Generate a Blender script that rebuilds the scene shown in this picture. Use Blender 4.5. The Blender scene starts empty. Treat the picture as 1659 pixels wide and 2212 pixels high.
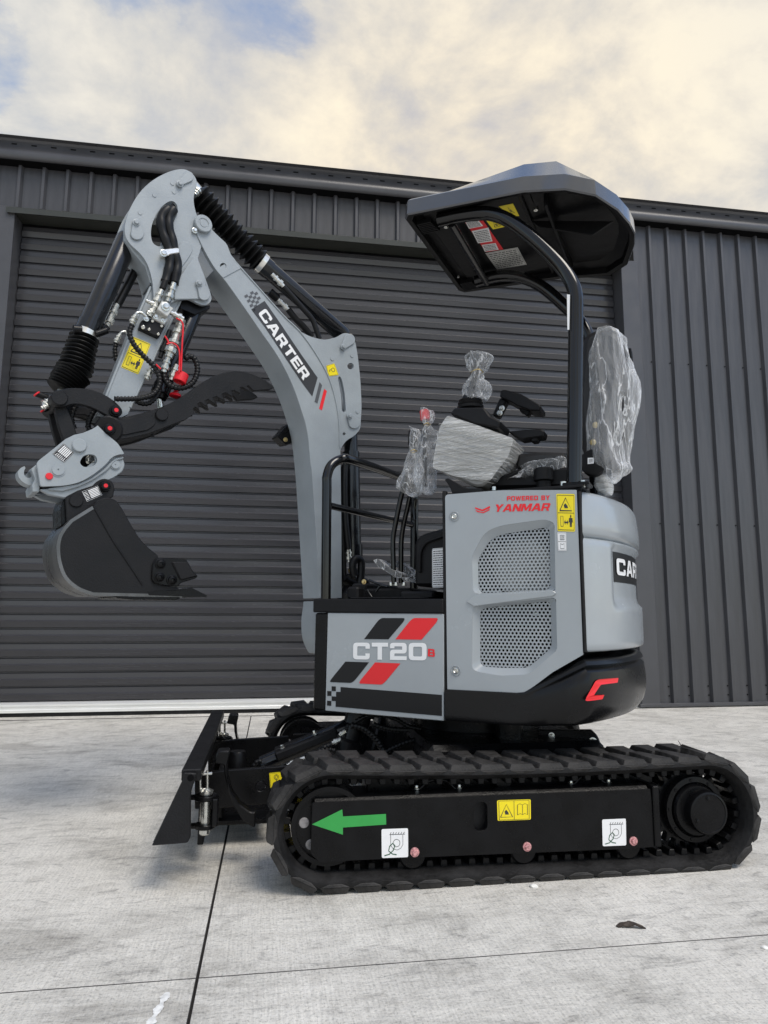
import bpy, bmesh, random
from math import *
from mathutils import Vector, Matrix, noise
from mathutils.geometry import tessellate_polygon
random.seed(7)
SC = bpy.context.scene
COL = SC.collection

# ------------------------------------------------------------------ camera
F = 2780/1.8517; A = radians(9.8); PT = radians(8.2); RO = radians(0.2); H = .82
fw = Vector((sin(A)*cos(PT), cos(A)*cos(PT), sin(PT))); rt = Vector((cos(A), -sin(A), 0)); up = rt.cross(fw)
def ray(x, y):
    u = (x-829.5)/F; v = -(y-1106)/F
    u, v = u*cos(RO)-v*sin(RO), u*sin(RO)+v*cos(RO)
    return fw+rt*u+up*v
_r = ray(680, 1938); CAM = Vector((0, H/_r[2]*_r[1], H))
cd = bpy.data.cameras.new('camera'); cam = bpy.data.objects.new('camera', cd); COL.objects.link(cam)
rr = rt*cos(RO)+up*sin(RO); uu = -rt*sin(RO)+up*cos(RO)
cam.matrix_world = Matrix(((rr.x, uu.x, -fw.x, CAM.x), (rr.y, uu.y, -fw.y, CAM.y), (rr.z, uu.z, -fw.z, CAM.z), (0, 0, 0, 1)))
cd.sensor_fit = 'VERTICAL'; cd.sensor_height = 36; cd.lens = 36*2780/4096; cd.clip_start = .05; cd.clip_end = 1000
SC.camera = cam
SC.render.resolution_x = 768; SC.render.resolution_y = 1024

# ------------------------------------------------------------------ world and sun
SUN_AZ = radians(150); SUN_EL = radians(56)
w = bpy.data.worlds.new('World'); SC.world = w; w.use_nodes = True
nt = w.node_tree; N = nt.nodes; L = nt.links; N.clear()
def nd(nodes, t, **k):
    n = nodes.new(t)
    for a, b in k.items(): setattr(n, a, b)
    return n
out = nd(N, 'ShaderNodeOutputWorld')
sky = nd(N, 'ShaderNodeTexSky', sky_type='NISHITA', sun_disc=False, sun_elevation=SUN_EL, sun_rotation=SUN_AZ)
sky.air_density = 1.0; sky.dust_density = 1.0
bsky = nd(N, 'ShaderNodeBackground'); bsky.inputs[1].default_value = .15; sky.dust_density = .6; hs = nd(N, 'ShaderNodeHueSaturation'); hs.inputs['Saturation'].default_value = 1.0; L.new(sky.outputs[0], hs.inputs['Color']); L.new(hs.outputs[0], bsky.inputs[0])
tc = nd(N, 'ShaderNodeTexCoord'); sep = nd(N, 'ShaderNodeSeparateXYZ'); L.new(tc.outputs['Generated'], sep.inputs[0])
def math_(op, a, b=None, clamp=False, nodes=N, links=L):
    m = nodes.new('ShaderNodeMath'); m.operation = op; m.use_clamp = clamp
    for i, v in enumerate((a, b)):
        if v is None: continue
        if isinstance(v, (int, float)): m.inputs[i].default_value = v
        else: links.new(v, m.inputs[i])
    return m.outputs[0]
zz = math_('ADD', math_('MAXIMUM', sep.outputs[2], 0.0), .22)
cx = math_('DIVIDE', sep.outputs[0], zz); cy = math_('DIVIDE', sep.outputs[1], zz)
cmb = nd(N, 'ShaderNodeCombineXYZ'); L.new(cx, cmb.inputs[0]); L.new(cy, cmb.inputs[1]); cmb.inputs[2].default_value = 1.1
def wnoise(sc, det, rough, dist, vec=None):
    n = nd(N, 'ShaderNodeTexNoise'); n.inputs['Scale'].default_value = sc; n.inputs['Detail'].default_value = det
    n.inputs['Roughness'].default_value = rough; n.inputs['Distortion'].default_value = dist
    L.new(vec or cmb.outputs[0], n.inputs['Vector']); return n.outputs[0]
def wramp(fac, stops):
    r = nd(N, 'ShaderNodeValToRGB'); e = r.color_ramp.elements
    for i, (p, c) in enumerate(stops):
        x = e[i] if i < 2 else e.new(p)
        x.position = p; x.color = (*c, 1) if len(c) == 3 else c
    L.new(fac, r.inputs[0]); return r.outputs[0]
n_big = wnoise(1.35, 5, .55, .2); n_mid = wnoise(3.3, 12, .60, .22); n_fine = wnoise(10.0, 8, .62, .1)
# sun glow behind the clouds
sd = Vector((sin(SUN_AZ)*cos(SUN_EL), cos(SUN_AZ)*cos(SUN_EL), sin(SUN_EL)))
GL = Vector((sin(radians(17))*cos(radians(30)), cos(radians(17))*cos(radians(30)), sin(radians(30))))
dp = nd(N, 'ShaderNodeVectorMath', operation='DOT_PRODUCT'); L.new(tc.outputs['Generated'], dp.inputs[0]); dp.inputs[1].default_value = GL
glow = math_('POWER', math_('MAXIMUM', dp.outputs['Value'], 0.0), 9.0)
dens = math_('ADD', math_('MULTIPLY', n_mid, .82), math_('MULTIPLY', n_fine, .18))
warm = wramp(dens, [(.39, (.56, .56, .59)), (.47, (.73, .69, .63)), (.54, (.90, .82, .69)), (.62, (1.03, .93, .74))])
cool = wramp(dens, [(.39, (.52, .57, .65)), (.50, (.70, .71, .71)), (.60, (.88, .86, .81))])
mx = nd(N, 'ShaderNodeMixRGB'); L.new(glow, mx.inputs[0]); L.new(cool, mx.inputs[1]); L.new(warm, mx.inputs[2])
gl2 = nd(N, 'ShaderNodeMixRGB', blend_type='ADD'); gl2.inputs[0].default_value = 1
gc = nd(N, 'ShaderNodeMixRGB', blend_type='MULTIPLY'); gc.inputs[0].default_value = 1; gc.inputs[1].default_value = (.12, .08, .02, 1)
gp = math_('MULTIPLY', math_('POWER', glow, 3.0), math_('MULTIPLY', n_mid, 2.0))
cg = nd(N, 'ShaderNodeCombineXYZ'); [L.new(gp, cg.inputs[i]) for i in range(3)]
L.new(cg.outputs[0], gc.inputs[2]); L.new(mx.outputs[0], gl2.inputs[1]); L.new(gc.outputs[0], gl2.inputs[2])
bcl = nd(N, 'ShaderNodeBackground'); bcl.inputs[1].default_value = .64; L.new(gl2.outputs[0], bcl.inputs[0])
cov = math_('ADD', math_('MULTIPLY', n_big, .62), math_('MULTIPLY', n_mid, .38))
cov = math_('ADD', cov, math_('MULTIPLY', glow, .16))
covr = wramp(cov, [(.455, (0, 0, 0)), (.535, (1, 1, 1))])
ms = nd(N, 'ShaderNodeMixShader'); L.new(covr, ms.inputs[0]); L.new(bsky.outputs[0], ms.inputs[1]); L.new(bcl.outputs[0], ms.inputs[2])
L.new(ms.outputs[0], out.inputs[0])
sl = bpy.data.lights.new('sun', 'SUN'); sl.energy = 1.5; sl.angle = radians(28); sl.color = (1, .93, .82)
so = bpy.data.objects.new('sun', sl); COL.objects.link(so); so.rotation_euler = (-sd).to_track_quat('-Z', 'Y').to_euler(); so.location = (0, 0, 9)
SC.view_settings.view_transform = 'Standard'; SC.view_settings.look = 'None'; SC.view_settings.gamma = 1
SC.view_settings.use_curve_mapping = False; SC.view_settings.exposure = 0.60

# ------------------------------------------------------------------ frames (surveyed axes: undercarriage, slewed house, swung boom, shed)
class Fr:
    def __init__(s, ox, oy, th):
        s.o = (ox, oy); s.ex = (cos(th), sin(th)); s.ey = (-sin(th), cos(th))
    def w(s, a, b, z): return Vector((s.o[0]+a*s.ex[0]+b*s.ey[0], s.o[1]+a*s.ex[1]+b*s.ey[1], z))
    def px(s, x, y, c):
        r = ray(x, y); n = s.ey
        t = (c-((CAM[0]-s.o[0])*n[0]+(CAM[1]-s.o[1])*n[1]))/(r[0]*n[0]+r[1]*n[1])
        v = (CAM[0]+r[0]*t-s.o[0], CAM[1]+r[1]*t-s.o[1])
        return (v[0]*s.ex[0]+v[1]*s.ex[1], CAM[2]+r[2]*t)
    def pz(s, x, y, z):
        r = ray(x, y); t = (z-CAM[2])/r[2]; X, Y = CAM[0]+r[0]*t-s.o[0], CAM[1]+r[1]*t-s.o[1]
        return (X*s.ex[0]+Y*s.ex[1], X*s.ey[0]+Y*s.ey[1], z)
UF = Fr(.9, .775, 0); HF = Fr(.9, .775, radians(-34)); BF = Fr(.29, 1.2, radians(25)); WF = Fr(0, 3.66, radians(-.8))
CR = dict(a=(0, 600, 1.84333), b=(400, 600, 2.37), c=(0, 1450, 1.50818), d=(900, 700, 1.84286), e=(1550, 600, 1.58), f=(1500, 1250, 1.50818),
          g=(1200, 1700, 2.37), h=(1700, 1900, 1.84333), i=(550, 2750, 1.74632), j=(1050, 2750, 1.58), k=(2000, 2750, 1.54757),
          l=(1200, 2350, 2.37), n=(2300, 1800, 1.84326), z=(0, 0, 1/1.8517))
def q(k, x, y): ox, oy, s = CR[k]; return ((ox+x/s)/1.8517, (oy+y/s)/1.8517)
def S(k, fr, c, x, y): return fr.px(*q(k, x, y), c)          # traced point -> (along, height) in the frame's plane at depth c
def P3(k, fr, c, x, y): a, z = S(k, fr, c, x, y); return fr.w(a, c, z)

# ------------------------------------------------------------------ materials
MATS = {}
def mat(name, col, rough=.5, metal=0, nz=0, nsc=8, bump=0, bsc=60, rv=0, coat=0, spec=.5, det=4, stretch=None, col2=None, cr=None):
    m = bpy.data.materials.new(name); m.use_nodes = True; t = m.node_tree; n = t.nodes; l = t.links
    b = n['Principled BSDF']; b.inputs['Roughness'].default_value = rough; b.inputs['Metallic'].default_value = metal
    b.inputs['Specular IOR Level'].default_value = spec; b.inputs['Coat Weight'].default_value = coat; b.inputs['Coat Roughness'].default_value = .12
    tcn = n.new('ShaderNodeTexCoord'); mp = n.new('ShaderNodeMapping'); l.new(tcn.outputs['Object'], mp.inputs[0])
    if stretch: mp.inputs['Scale'].default_value = stretch
    no = n.new('ShaderNodeTexNoise'); no.inputs['Scale'].default_value = nsc; no.inputs['Detail'].default_value = det; no.inputs['Roughness'].default_value = .6
    l.new(mp.outputs[0], no.inputs['Vector'])
    r = n.new('ShaderNodeValToRGB'); e = r.color_ramp.elements
    c2 = col2 or tuple(min(1, c*(1+nz)) for c in col); c1 = tuple(c*(1-nz) for c in col) if not col2 else col
    a, bb = cr or (.35, .65)
    e[0].position = a; e[0].color = (*c1, 1); e[1].position = bb; e[1].color = (*c2, 1)
    l.new(no.outputs[0], r.inputs[0]); l.new(r.outputs[0], b.inputs['Base Color'])
    if rv:
        mr = n.new('ShaderNodeMapRange'); mr.inputs[3].default_value = max(0, rough-rv); mr.inputs[4].default_value = min(1, rough+rv)
        mr.inputs[1].default_value = .3; mr.inputs[2].default_value = .7
        l.new(no.outputs[0], mr.inputs[0]); l.new(mr.outputs[0], b.inputs['Roughness'])
    if bump:
        n2 = n.new('ShaderNodeTexNoise'); n2.inputs['Scale'].default_value = bsc; n2.inputs['Detail'].default_value = 3; l.new(mp.outputs[0], n2.inputs['Vector'])
        bp = n.new('ShaderNodeBump'); bp.inputs['Strength'].default_value = bump; bp.inputs['Distance'].default_value = .004
        l.new(n2.outputs[0], bp.inputs['Height']); l.new(bp.outputs[0], b.inputs['Normal'])
    MATS[name] = m; return m
GREY = mat('grey_paint', (.315, .342, .360), .25, nz=.03, nsc=5, bump=.04, bsc=260, rv=.03, coat=.35)
GREYB = mat('grey_boom_paint', (.300, .330, .350), .36, nz=.06, nsc=7, bump=.22, bsc=160, rv=.08)
BLACK = mat('black_paint', (.004, .004, .0045), .30, spec=.2, nz=.25, nsc=12, bump=.12, bsc=140, rv=.1)
BLKM = mat('matt_black_steel', (.0085, .0085, .0095), .46, spec=.24, nz=.2, nsc=9, bump=.3, bsc=180, rv=.1)
BLKG = mat('gloss_black_tube', (.004, .004, .0045), .14, nz=.1, rv=.04, spec=.4, coat=.15)
CYL = mat('cylinder_black_paint', (.007, .0075, .009), .22, spec=.35, nz=.2, nsc=14, rv=.08, coat=.3)
PLAST = mat('black_plastic', (.006, .006, .0068), .5, spec=.22, nz=.2, bump=.2, bsc=300)
CWT = mat('counterweight_black', (.005, .005, .0055), .26, spec=.28, nz=.15, nsc=5, bump=.1, bsc=200, rv=.06)
RUB = mat('track_rubber', (.013, .0127, .013), .58, spec=.22, nz=.45, nsc=14, bump=.5, bsc=70, rv=.12, det=8)
RUBD = mat('tread_rubber_worn', (.026, .0245, .0235), .58, nz=.6, nsc=18, bump=.6, bsc=90, rv=.15, det=8, spec=.28)
BEL = mat('bellows_rubber', (.004, .004, .004), .42, spec=.3)
HOSE = mat('hose_rubber', (.005, .005, .0055), .42, spec=.3, nz=.3, nsc=40)
CANO = mat('canopy_charcoal', (.058, .060, .066), .13, nz=.06, nsc=6, rv=.05, coat=.7)
CANU = mat('canopy_liner', (.0035, .0035, .004), .42, spec=.22, nz=.3, bump=.3, bsc=40)
CHROME = mat('zinc_steel', (.62, .62, .58), .25, metal=.9, nz=.12, nsc=60, rv=.1)
CHRB = mat('bright_band', (.75, .73, .68), .28, metal=.85, nz=.1, nsc=40)
BRASS = mat('brass_bolt', (.55, .42, .2), .3, metal=.9)
STEELB = mat('bucket_sheen_steel', (.10, .10, .10), .30, metal=.7, nz=.5, nsc=6, rv=.1, stretch=(1, 1, .3))  # bucket shell lightened so its bright reflection sits in the colour
SHED = mat('shed_sheet', (.055, .055, .060), .34, nz=.16, nsc=3, bump=.22, bsc=2.5, rv=.06, stretch=(6, 6, .5))
SHEDT = mat('shed_trim', (.062, .062, .067), .34, nz=.06, nsc=4, rv=.05)
OLIVE = mat('flashing_underside', (.035, .037, .032), .4, nz=.1)
DOOR = mat('roller_door_sheet', (.045, .045, .050), .24, nz=.08, nsc=3, bump=.15, bsc=3, rv=.06, stretch=(.4, 4, 4))
ALU = mat('aluminium_rail', (.88, .88, .86), .32, metal=.55, nz=.05, nsc=6, stretch=(.5, 4, 8))
RED = mat('red_decal', (.75, .012, .018), .35); WHITE = mat('white_decal', (.80, .80, .80), .35)
BLKD = mat('black_decal', (.007, .007, .008), .38, spec=.3); DGR = mat('dark_grey_decal', (.075, .078, .085), .4)
YEL = mat('yellow_sticker', (.85, .68, .01), .35); GRN = mat('green_decal', (.03, .32, .06), .45, nz=.05); DKG = mat('dark_green_ink', (.02, .10, .045), .5)
INK = mat('printed_ink', (.03, .03, .03), .5); SIL = mat('label_silver', (.55, .55, .52), .35, metal=.2)
REDP = mat('red_plastic', (.70, .01, .02), .4); PINKM = mat('red_marked_bolt', (.60, .30, .30), .3, metal=.4, nz=.5, nsc=120)
SEATM = mat('seat_vinyl', (.012, .012, .013), .5, nz=.2)
FGREY = mat('film_crease_grey', (.50, .50, .48), .3)
PLUG = mat('grey_plug', (.22, .21, .21), .6, nz=.3, nsc=60)
BAND = mat('boom_band', (.030, .031, .034), .4)
CONS = mat('console_shell', (.30, .29, .27), .5, nz=.1)
VOID = mat('bay_and_shade_dark', (.003, .003, .0035), .8, spec=.1, nz=.3)  # near-black for hollows, also for the painted eave shade
FANM = mat('fan_shroud', (.50, .50, .48), .5, nz=.3, nsc=12)
LEAF = mat('dry_leaf', (.035, .025, .018), .7, nz=.5, nsc=60, bump=.5); STONE = mat('white_chip', (.75, .74, .70), .7, nz=.1, nsc=80)
CHALK = mat('white_paint_mark', (.72, .72, .70), .8, nz=.2, nsc=60)
def film(name, alpha, streak, sc=14, tint=(.95, .96, .97)):
    m = bpy.data.materials.new(name); m.use_nodes = True; t = m.node_tree; n = t.nodes; l = t.links; n.clear()
    o = n.new('ShaderNodeOutputMaterial'); tr = n.new('ShaderNodeBsdfTransparent'); tr.inputs[0].default_value = (.96, .97, .98, 1)
    p = n.new('ShaderNodeBsdfPrincipled'); p.inputs['Base Color'].default_value = (*tint, 1); p.inputs['Roughness'].default_value = .10; p.inputs['Specular IOR Level'].default_value = 1.0
    tcn = n.new('ShaderNodeTexCoord'); mp = n.new('ShaderNodeMapping'); mp.inputs['Scale'].default_value = streak; l.new(tcn.outputs['Object'], mp.inputs[0])
    no = n.new('ShaderNodeTexNoise'); no.inputs['Scale'].default_value = sc; no.inputs['Detail'].default_value = 5; no.inputs['Distortion'].default_value = .35; l.new(mp.outputs[0], no.inputs['Vector'])
    # thin pale streaks painted in as highlights along the folds
    n2_ = n.new('ShaderNodeTexNoise'); n2_.inputs['Scale'].default_value = sc*2.6; n2_.inputs['Detail'].default_value = 3; n2_.inputs['Distortion'].default_value = .2; l.new(mp.outputs[0], n2_.inputs['Vector'])
    def fold_highlight(src, wd, amt):
        s1 = math_('ABSOLUTE', math_('SUBTRACT', src, .5, nodes=n, links=l), nodes=n, links=l)
        mr = n.new('ShaderNodeMapRange'); mr.inputs[1].default_value = 0; mr.inputs[2].default_value = wd; mr.inputs[3].default_value = amt; mr.inputs[4].default_value = 0; l.new(s1, mr.inputs[0]); return mr.outputs[0]
    bp = n.new('ShaderNodeBump'); bp.inputs['Strength'].default_value = 1.0; bp.inputs['Distance'].default_value = .035; l.new(no.outputs[0], bp.inputs['Height']); l.new(bp.outputs[0], p.inputs['Normal'])
    lw = n.new('ShaderNodeLayerWeight'); lw.inputs['Blend'].default_value = .35; l.new(bp.outputs[0], lw.inputs['Normal'])
    edge = math_('MULTIPLY', math_('POWER', lw.outputs['Facing'], 2.2, nodes=n, links=l), .85, nodes=n, links=l)
    fac = math_('ADD', math_('ADD', fold_highlight(no.outputs[0], .020, .42), edge, nodes=n, links=l), alpha, clamp=True, nodes=n, links=l)
    mix = n.new('ShaderNodeMixShader'); l.new(fac, mix.inputs[0]); l.new(tr.outputs[0], mix.inputs[1]); l.new(p.outputs[0], mix.inputs[2]); l.new(mix.outputs[0], o.inputs[0])
    return m
BAG = film('clear_plastic_bag', .13, (1.2, 1.2, .4), 20); BAGS = film('clear_plastic_cover', .20, (1.2, 1.2, .28), 17)
WRAP = film('stretch_film', .45, (.30, .30, 4.2), 17, (.82, .82, .80))
# ground
GM = bpy.data.materials.new('concrete'); GM.use_nodes = True
def concrete():
    n = GM.node_tree.nodes; l = GM.node_tree.links; b = n['Principled BSDF']
    tcn = n.new('ShaderNodeTexCoord')
    def nz(sc, det, ro, st=(1, 1, 1), dist=0):
        mp = n.new('ShaderNodeMapping'); mp.inputs['Scale'].default_value = st; l.new(tcn.outputs['Object'], mp.inputs[0])
        x = n.new('ShaderNodeTexNoise'); x.inputs['Scale'].default_value = sc; x.inputs['Detail'].default_value = det; x.inputs['Roughness'].default_value = ro; x.inputs['Distortion'].default_value = dist
        l.new(mp.outputs[0], x.inputs['Vector']); return x.outputs[0]
    def ramp(f, st):
        r = n.new('ShaderNodeValToRGB'); e = r.color_ramp.elements
        for i, (p, c) in enumerate(st):
            x = e[i] if i < 2 else e.new(p)
            x.position = p; x.color = (*c, 1)
        l.new(f, r.inputs[0]); return r.outputs[0]
    def mul(a, bb, f=1):
        m = n.new('ShaderNodeMixRGB'); m.blend_type = 'MULTIPLY'; m.inputs[0].default_value = f; l.new(a, m.inputs[1]); l.new(bb, m.inputs[2]); return m.outputs[0]
    base = ramp(nz(1.3, 6, .6, dist=.4), [(.3, (.70, .675, .615)), (.7, (.83, .80, .735))])
    blot = ramp(nz(2.4, 10, .68, (1, 1.5, 1), .8), [(.36, (.68, .675, .67)), (.45, (.90, .90, .90)), (.53, (1, 1, 1))])
    drag = ramp(nz(9, 9, .72, (1, 2.4, 1), 1.0), [(.36, (.60, .60, .61)), (.44, (.92, .92, .92)), (.53, (1.0, 1.0, 1.0))])
    grit = ramp(nz(130, 3, .7), [(.34, (.55, .55, .55)), (.48, (.97, .97, .97)), (.65, (1, 1, 1))])
    broom = ramp(nz(26, 4, .7, (7, .35, 1)), [(.35, (.80, .80, .80)), (.6, (1, 1, 1))]); patch = ramp(nz(5.5, 8, .66, (1, 1.2, 1), .6), [(.36, (.80, .795, .79)), (.47, (.96, .96, .96)), (.56, (1, 1, 1))]); base = mul(base, patch, .8)
    c = mul(mul(mul(mul(base, blot, .9), drag, .85), grit, .8), broom, .9)
    l.new(c, b.inputs['Base Color']); b.inputs['Roughness'].default_value = .82; b.inputs['Specular IOR Level'].default_value = .3
    h1 = nz(9, 9, .72, (1, 3.4, 1), 1.2); h2 = nz(120, 4, .7); h3 = nz(30, 4, .7, (9, .5, 1))
    hh = math_('ADD', math_('MULTIPLY', h1, .7, nodes=n, links=l), math_('ADD', math_('MULTIPLY', h2, .25, nodes=n, links=l), math_('MULTIPLY', h3, .25, nodes=n, links=l), nodes=n, links=l), nodes=n, links=l)
    bp = n.new('ShaderNodeBump'); bp.inputs['Strength'].default_value = .8; bp.inputs['Distance'].default_value = .010; l.new(hh, bp.inputs['Height']); l.new(bp.outputs[0], b.inputs['Normal'])
concrete()
JOINT = mat('dark_joint_concrete', (.055, .052, .05), .9, nz=.3, nsc=20)  # dark tone of the slab joints and the sheet below

# ------------------------------------------------------------------ building helpers
def finish(bm, name, m, parent=None, bev=0, sharp=32, smooth=True, recalc=True):
    if recalc: bmesh.ops.recalc_face_normals(bm, faces=bm.faces[:])
    if bev:
        ed = [e for e in bm.edges if len(e.link_faces) == 2 and e.calc_face_angle(0) > radians(38)]
        if ed: bmesh.ops.bevel(bm, geom=ed, offset=bev, offset_type='OFFSET', segments=1, affect='EDGES', clamp_overlap=True)
    me = bpy.data.meshes.new(name); bm.to_mesh(me); bm.free()
    if smooth:
        me.polygons.foreach_set('use_smooth', [True]*len(me.polygons)); me.set_sharp_from_angle(angle=radians(sharp))
    me.materials.append(m)
    return link(name, me, parent)
def link(name, me, parent=None):
    o = bpy.data.objects.new(name, me); COL.objects.link(o)
    if parent is not None: attach(o, parent)
    return o
def wm(o):      # world matrix from plain locations and rotations
    m = Matrix.Translation(o.location) @ o.rotation_euler.to_matrix().to_4x4()
    return (wm(o.parent) @ o.matrix_parent_inverse @ m) if o.parent else m
def attach(o, parent):
    o.parent = parent; o.matrix_parent_inverse = wm(parent).inverted()
def thing(name, loc, label, cat, group=None):
    o = bpy.data.objects.new(name, None); COL.objects.link(o); o.location = loc; o.empty_display_size = .1
    tag(o, label, cat, group); return o
def tag(o, label=None, cat=None, group=None, kind=None):
    if label: o['label'] = label
    if cat: o['category'] = cat
    if group: o['group'] = group
    if kind: o['kind'] = kind
    return o
def rp(pts, n=4, closed=True):
    out = []; m = len(pts)
    for i, p in enumerate(pts):
        r = p[2] if len(p) > 2 else 0
        if not r or (not closed and i in (0, m-1)): out.append((p[0], p[1])); continue
        a = Vector(pts[i-1][:2]); b = Vector(p[:2]); c = Vector(pts[(i+1) % m][:2])
        da = min(r, (a-b).length*.5); dc = min(r, (c-b).length*.5)
        s = b+(a-b).normalized()*da; e = b+(c-b).normalized()*dc
        for k in range(n+1):
            t = k/n; v = s*(1-t)**2+b*2*t*(1-t)+e*t*t; out.append((v.x, v.y))
    return out
def circ(x, y, r, n=24, ry=None): return [(x+r*cos(2*pi*k/n), y+(ry or r)*sin(2*pi*k/n)) for k in range(n)]
def T(k, fr, c, pts, n=4): return [S(k, fr, c, *p) for p in rp(pts, n)]       # traced outline, corners rounded
def TM(fr, c, segs, n=4):       # outline traced in several runs
    cv = [(*q(k, p[0], p[1]), (p[2]/CR[k][2]/1.8517 if len(p) > 2 else 0)) for k, pts in segs for p in pts]
    return [fr.px(x, y, c) for x, y in rp(cv, n)]
def dedupe(pts):
    o = []
    for p in pts:
        if not o or (Vector(p)-Vector(o[-1])).length > 1e-5: o.append(p)
    if len(o) > 2 and (Vector(o[0])-Vector(o[-1])).length < 1e-5: o.pop()
    return o
def plate_bm(fr, c0, c1, pts, holes=(), bm=None):
    bm = bm or bmesh.new(); loops = [dedupe(pts)]+[dedupe(h) for h in holes]
    fv = [[bm.verts.new(fr.w(p[0], c0, p[1])) for p in lp] for lp in loops]
    bv = [[bm.verts.new(fr.w(p[0], c1, p[1])) for p in lp] for lp in loops]
    if holes:
        tri = tessellate_polygon([[Vector((p[0], p[1], 0)) for p in lp] for lp in loops])
        ff = sum(fv, []); bb = sum(bv, [])
        for t in tri:
            for vs in (ff, bb):
                try: bm.faces.new([vs[i] for i in t])
                except ValueError: pass
    else: bm.faces.new(fv[0]); bm.faces.new(bv[0])
    for f_, b_ in zip(fv, bv):
        for i in range(len(f_)): bm.faces.new((f_[i-1], f_[i], b_[i], b_[i-1]))
    return bm
def plate(name, fr, c0, c1, pts, m, parent, holes=(), bev=.0025, **k): return finish(plate_bm(fr, c0, c1, pts, holes), name, m, parent, bev, **k)
def box_bm(fr, s0, s1, c0, c1, z0, z1, bm=None): return plate_bm(fr, c0, c1, [(s0, z0), (s1, z0), (s1, z1), (s0, z1)], bm=bm)
def box(name, fr, s0, s1, c0, c1, z0, z1, m, parent, bev=.003): return finish(box_bm(fr, s0, s1, c0, c1, z0, z1), name, m, parent, bev)
def lathe_bm(p0, p1, prof, seg=24, bm=None, cap=True):
    bm = bm or bmesh.new(); p0 = Vector(p0); p1 = Vector(p1); d = (p1-p0).normalized(); a = d.orthogonal().normalized(); b = d.cross(a); rings = []
    for t, r in prof:
        rings.append([bm.verts.new(p0+d*t+(a*cos(2*pi*k/seg)+b*sin(2*pi*k/seg))*max(r, 1e-4)) for k in range(seg)])
    for u, v in zip(rings, rings[1:]):
        for k in range(seg): bm.faces.new((u[k-1], u[k], v[k], v[k-1]))
    if cap: bm.faces.new(rings[0]); bm.faces.new(rings[-1])
    return bm
def lathe(name, p0, p1, prof, m, parent, seg=24, **k): return finish(lathe_bm(p0, p1, prof, seg), name, m, parent, **k)
def rod_bm(p0, p1, r, seg=20, bm=None, ch=.12):
    ln = (Vector(p1)-Vector(p0)).length; c = min(r*ch, ln*.3)
    return lathe_bm(p0, p1, [(0, r-c), (c, r), (ln-c, r), (ln, r-c)], seg, bm)
def rod(name, p0, p1, r, m, parent, seg=20, **k): return finish(rod_bm(p0, p1, r, seg), name, m, parent, **k)
def cat(pts, n=6, closed=False):
    pts = [Vector(p) for p in pts]; o = []; m = len(pts)
    rng = range(m if closed else m-1)
    for i in rng:
        if closed: a, b, c, d = pts[i-1], pts[i], pts[(i+1) % m], pts[(i+2) % m]
        else: b, c = pts[i], pts[i+1]; a = pts[i-1] if i else b*2-c; d = pts[i+2] if i+2 < m else c*2-b
        for k in range(n):
            t = k/n; o.append(.5*((2*b)+(c-a)*t+(2*a-5*b+4*c-d)*t*t+(3*b-a-3*c+d)*t**3))
    if not closed: o.append(pts[-1])
    return o
def tube_bm(pts, r, seg=12, bm=None, rf=None):
    bm = bm or bmesh.new(); pts = [Vector(p) for p in pts]; n = len(pts); rings = []
    tan = [(pts[min(i+1, n-1)]-pts[max(i-1, 0)]).normalized() for i in range(n)]
    a = tan[0].orthogonal().normalized(); acc = 0
    for i in range(n):
        a = (a-tan[i]*a.dot(tan[i])).normalized(); b = tan[i].cross(a)
        if i: acc += (pts[i]-pts[i-1]).length
        R = rf(acc) if rf else r
        rings.append([bm.verts.new(pts[i]+(a*cos(2*pi*k/seg)+b*sin(2*pi*k/seg))*R) for k in range(seg)])
    for u, v in zip(rings, rings[1:]):
        for k in range(seg): bm.faces.new((u[k-1], u[k], v[k], v[k-1]))
    bm.faces.new(rings[0]); bm.faces.new(rings[-1]); return bm
def tube(name, pts, r, m, parent, seg=12, smooth=6, rf=None, **k):
    if smooth: pts = cat(pts, smooth)
    return finish(tube_bm(pts, r, seg, rf=rf), name, m, parent, sharp=60, **k)
def wraphose(name, pts, r, m, parent):     # spiral guarded hose
    p = cat(pts, 8); L_ = sum((p[i+1]-p[i]).length for i in range(len(p)-1)); n = max(8, int(L_/.0035)); o = []; acc = 0; j = 0
    for i in range(n+1):
        tgt = L_*i/n
        while j < len(p)-2 and acc+(p[j+1]-p[j]).length < tgt: acc += (p[j+1]-p[j]).length; j += 1
        sg = (p[j+1]-p[j]).length or 1; o.append(p[j].lerp(p[j+1], min(1, (tgt-acc)/sg)))
    return finish(tube_bm(o, r, 8, rf=lambda s: r*(1+.16*sin(s*2*pi/.014))), name, m, parent, sharp=60)
def hexbolt(name, p, d, r, h, m, parent, washer=True):
    p = Vector(p); d = Vector(d).normalized(); bm = bmesh.new()
    if washer: lathe_bm(p, p+d, [(-.001, r*1.45), (h*.25, r*1.45), (h*.3, r*1.2)], 14, bm)
    lathe_bm(p, p+d, [(h*.2, r), (h*.85, r), (h, r*.8)], 6, bm)
    return finish(bm, name, m, parent)
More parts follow.
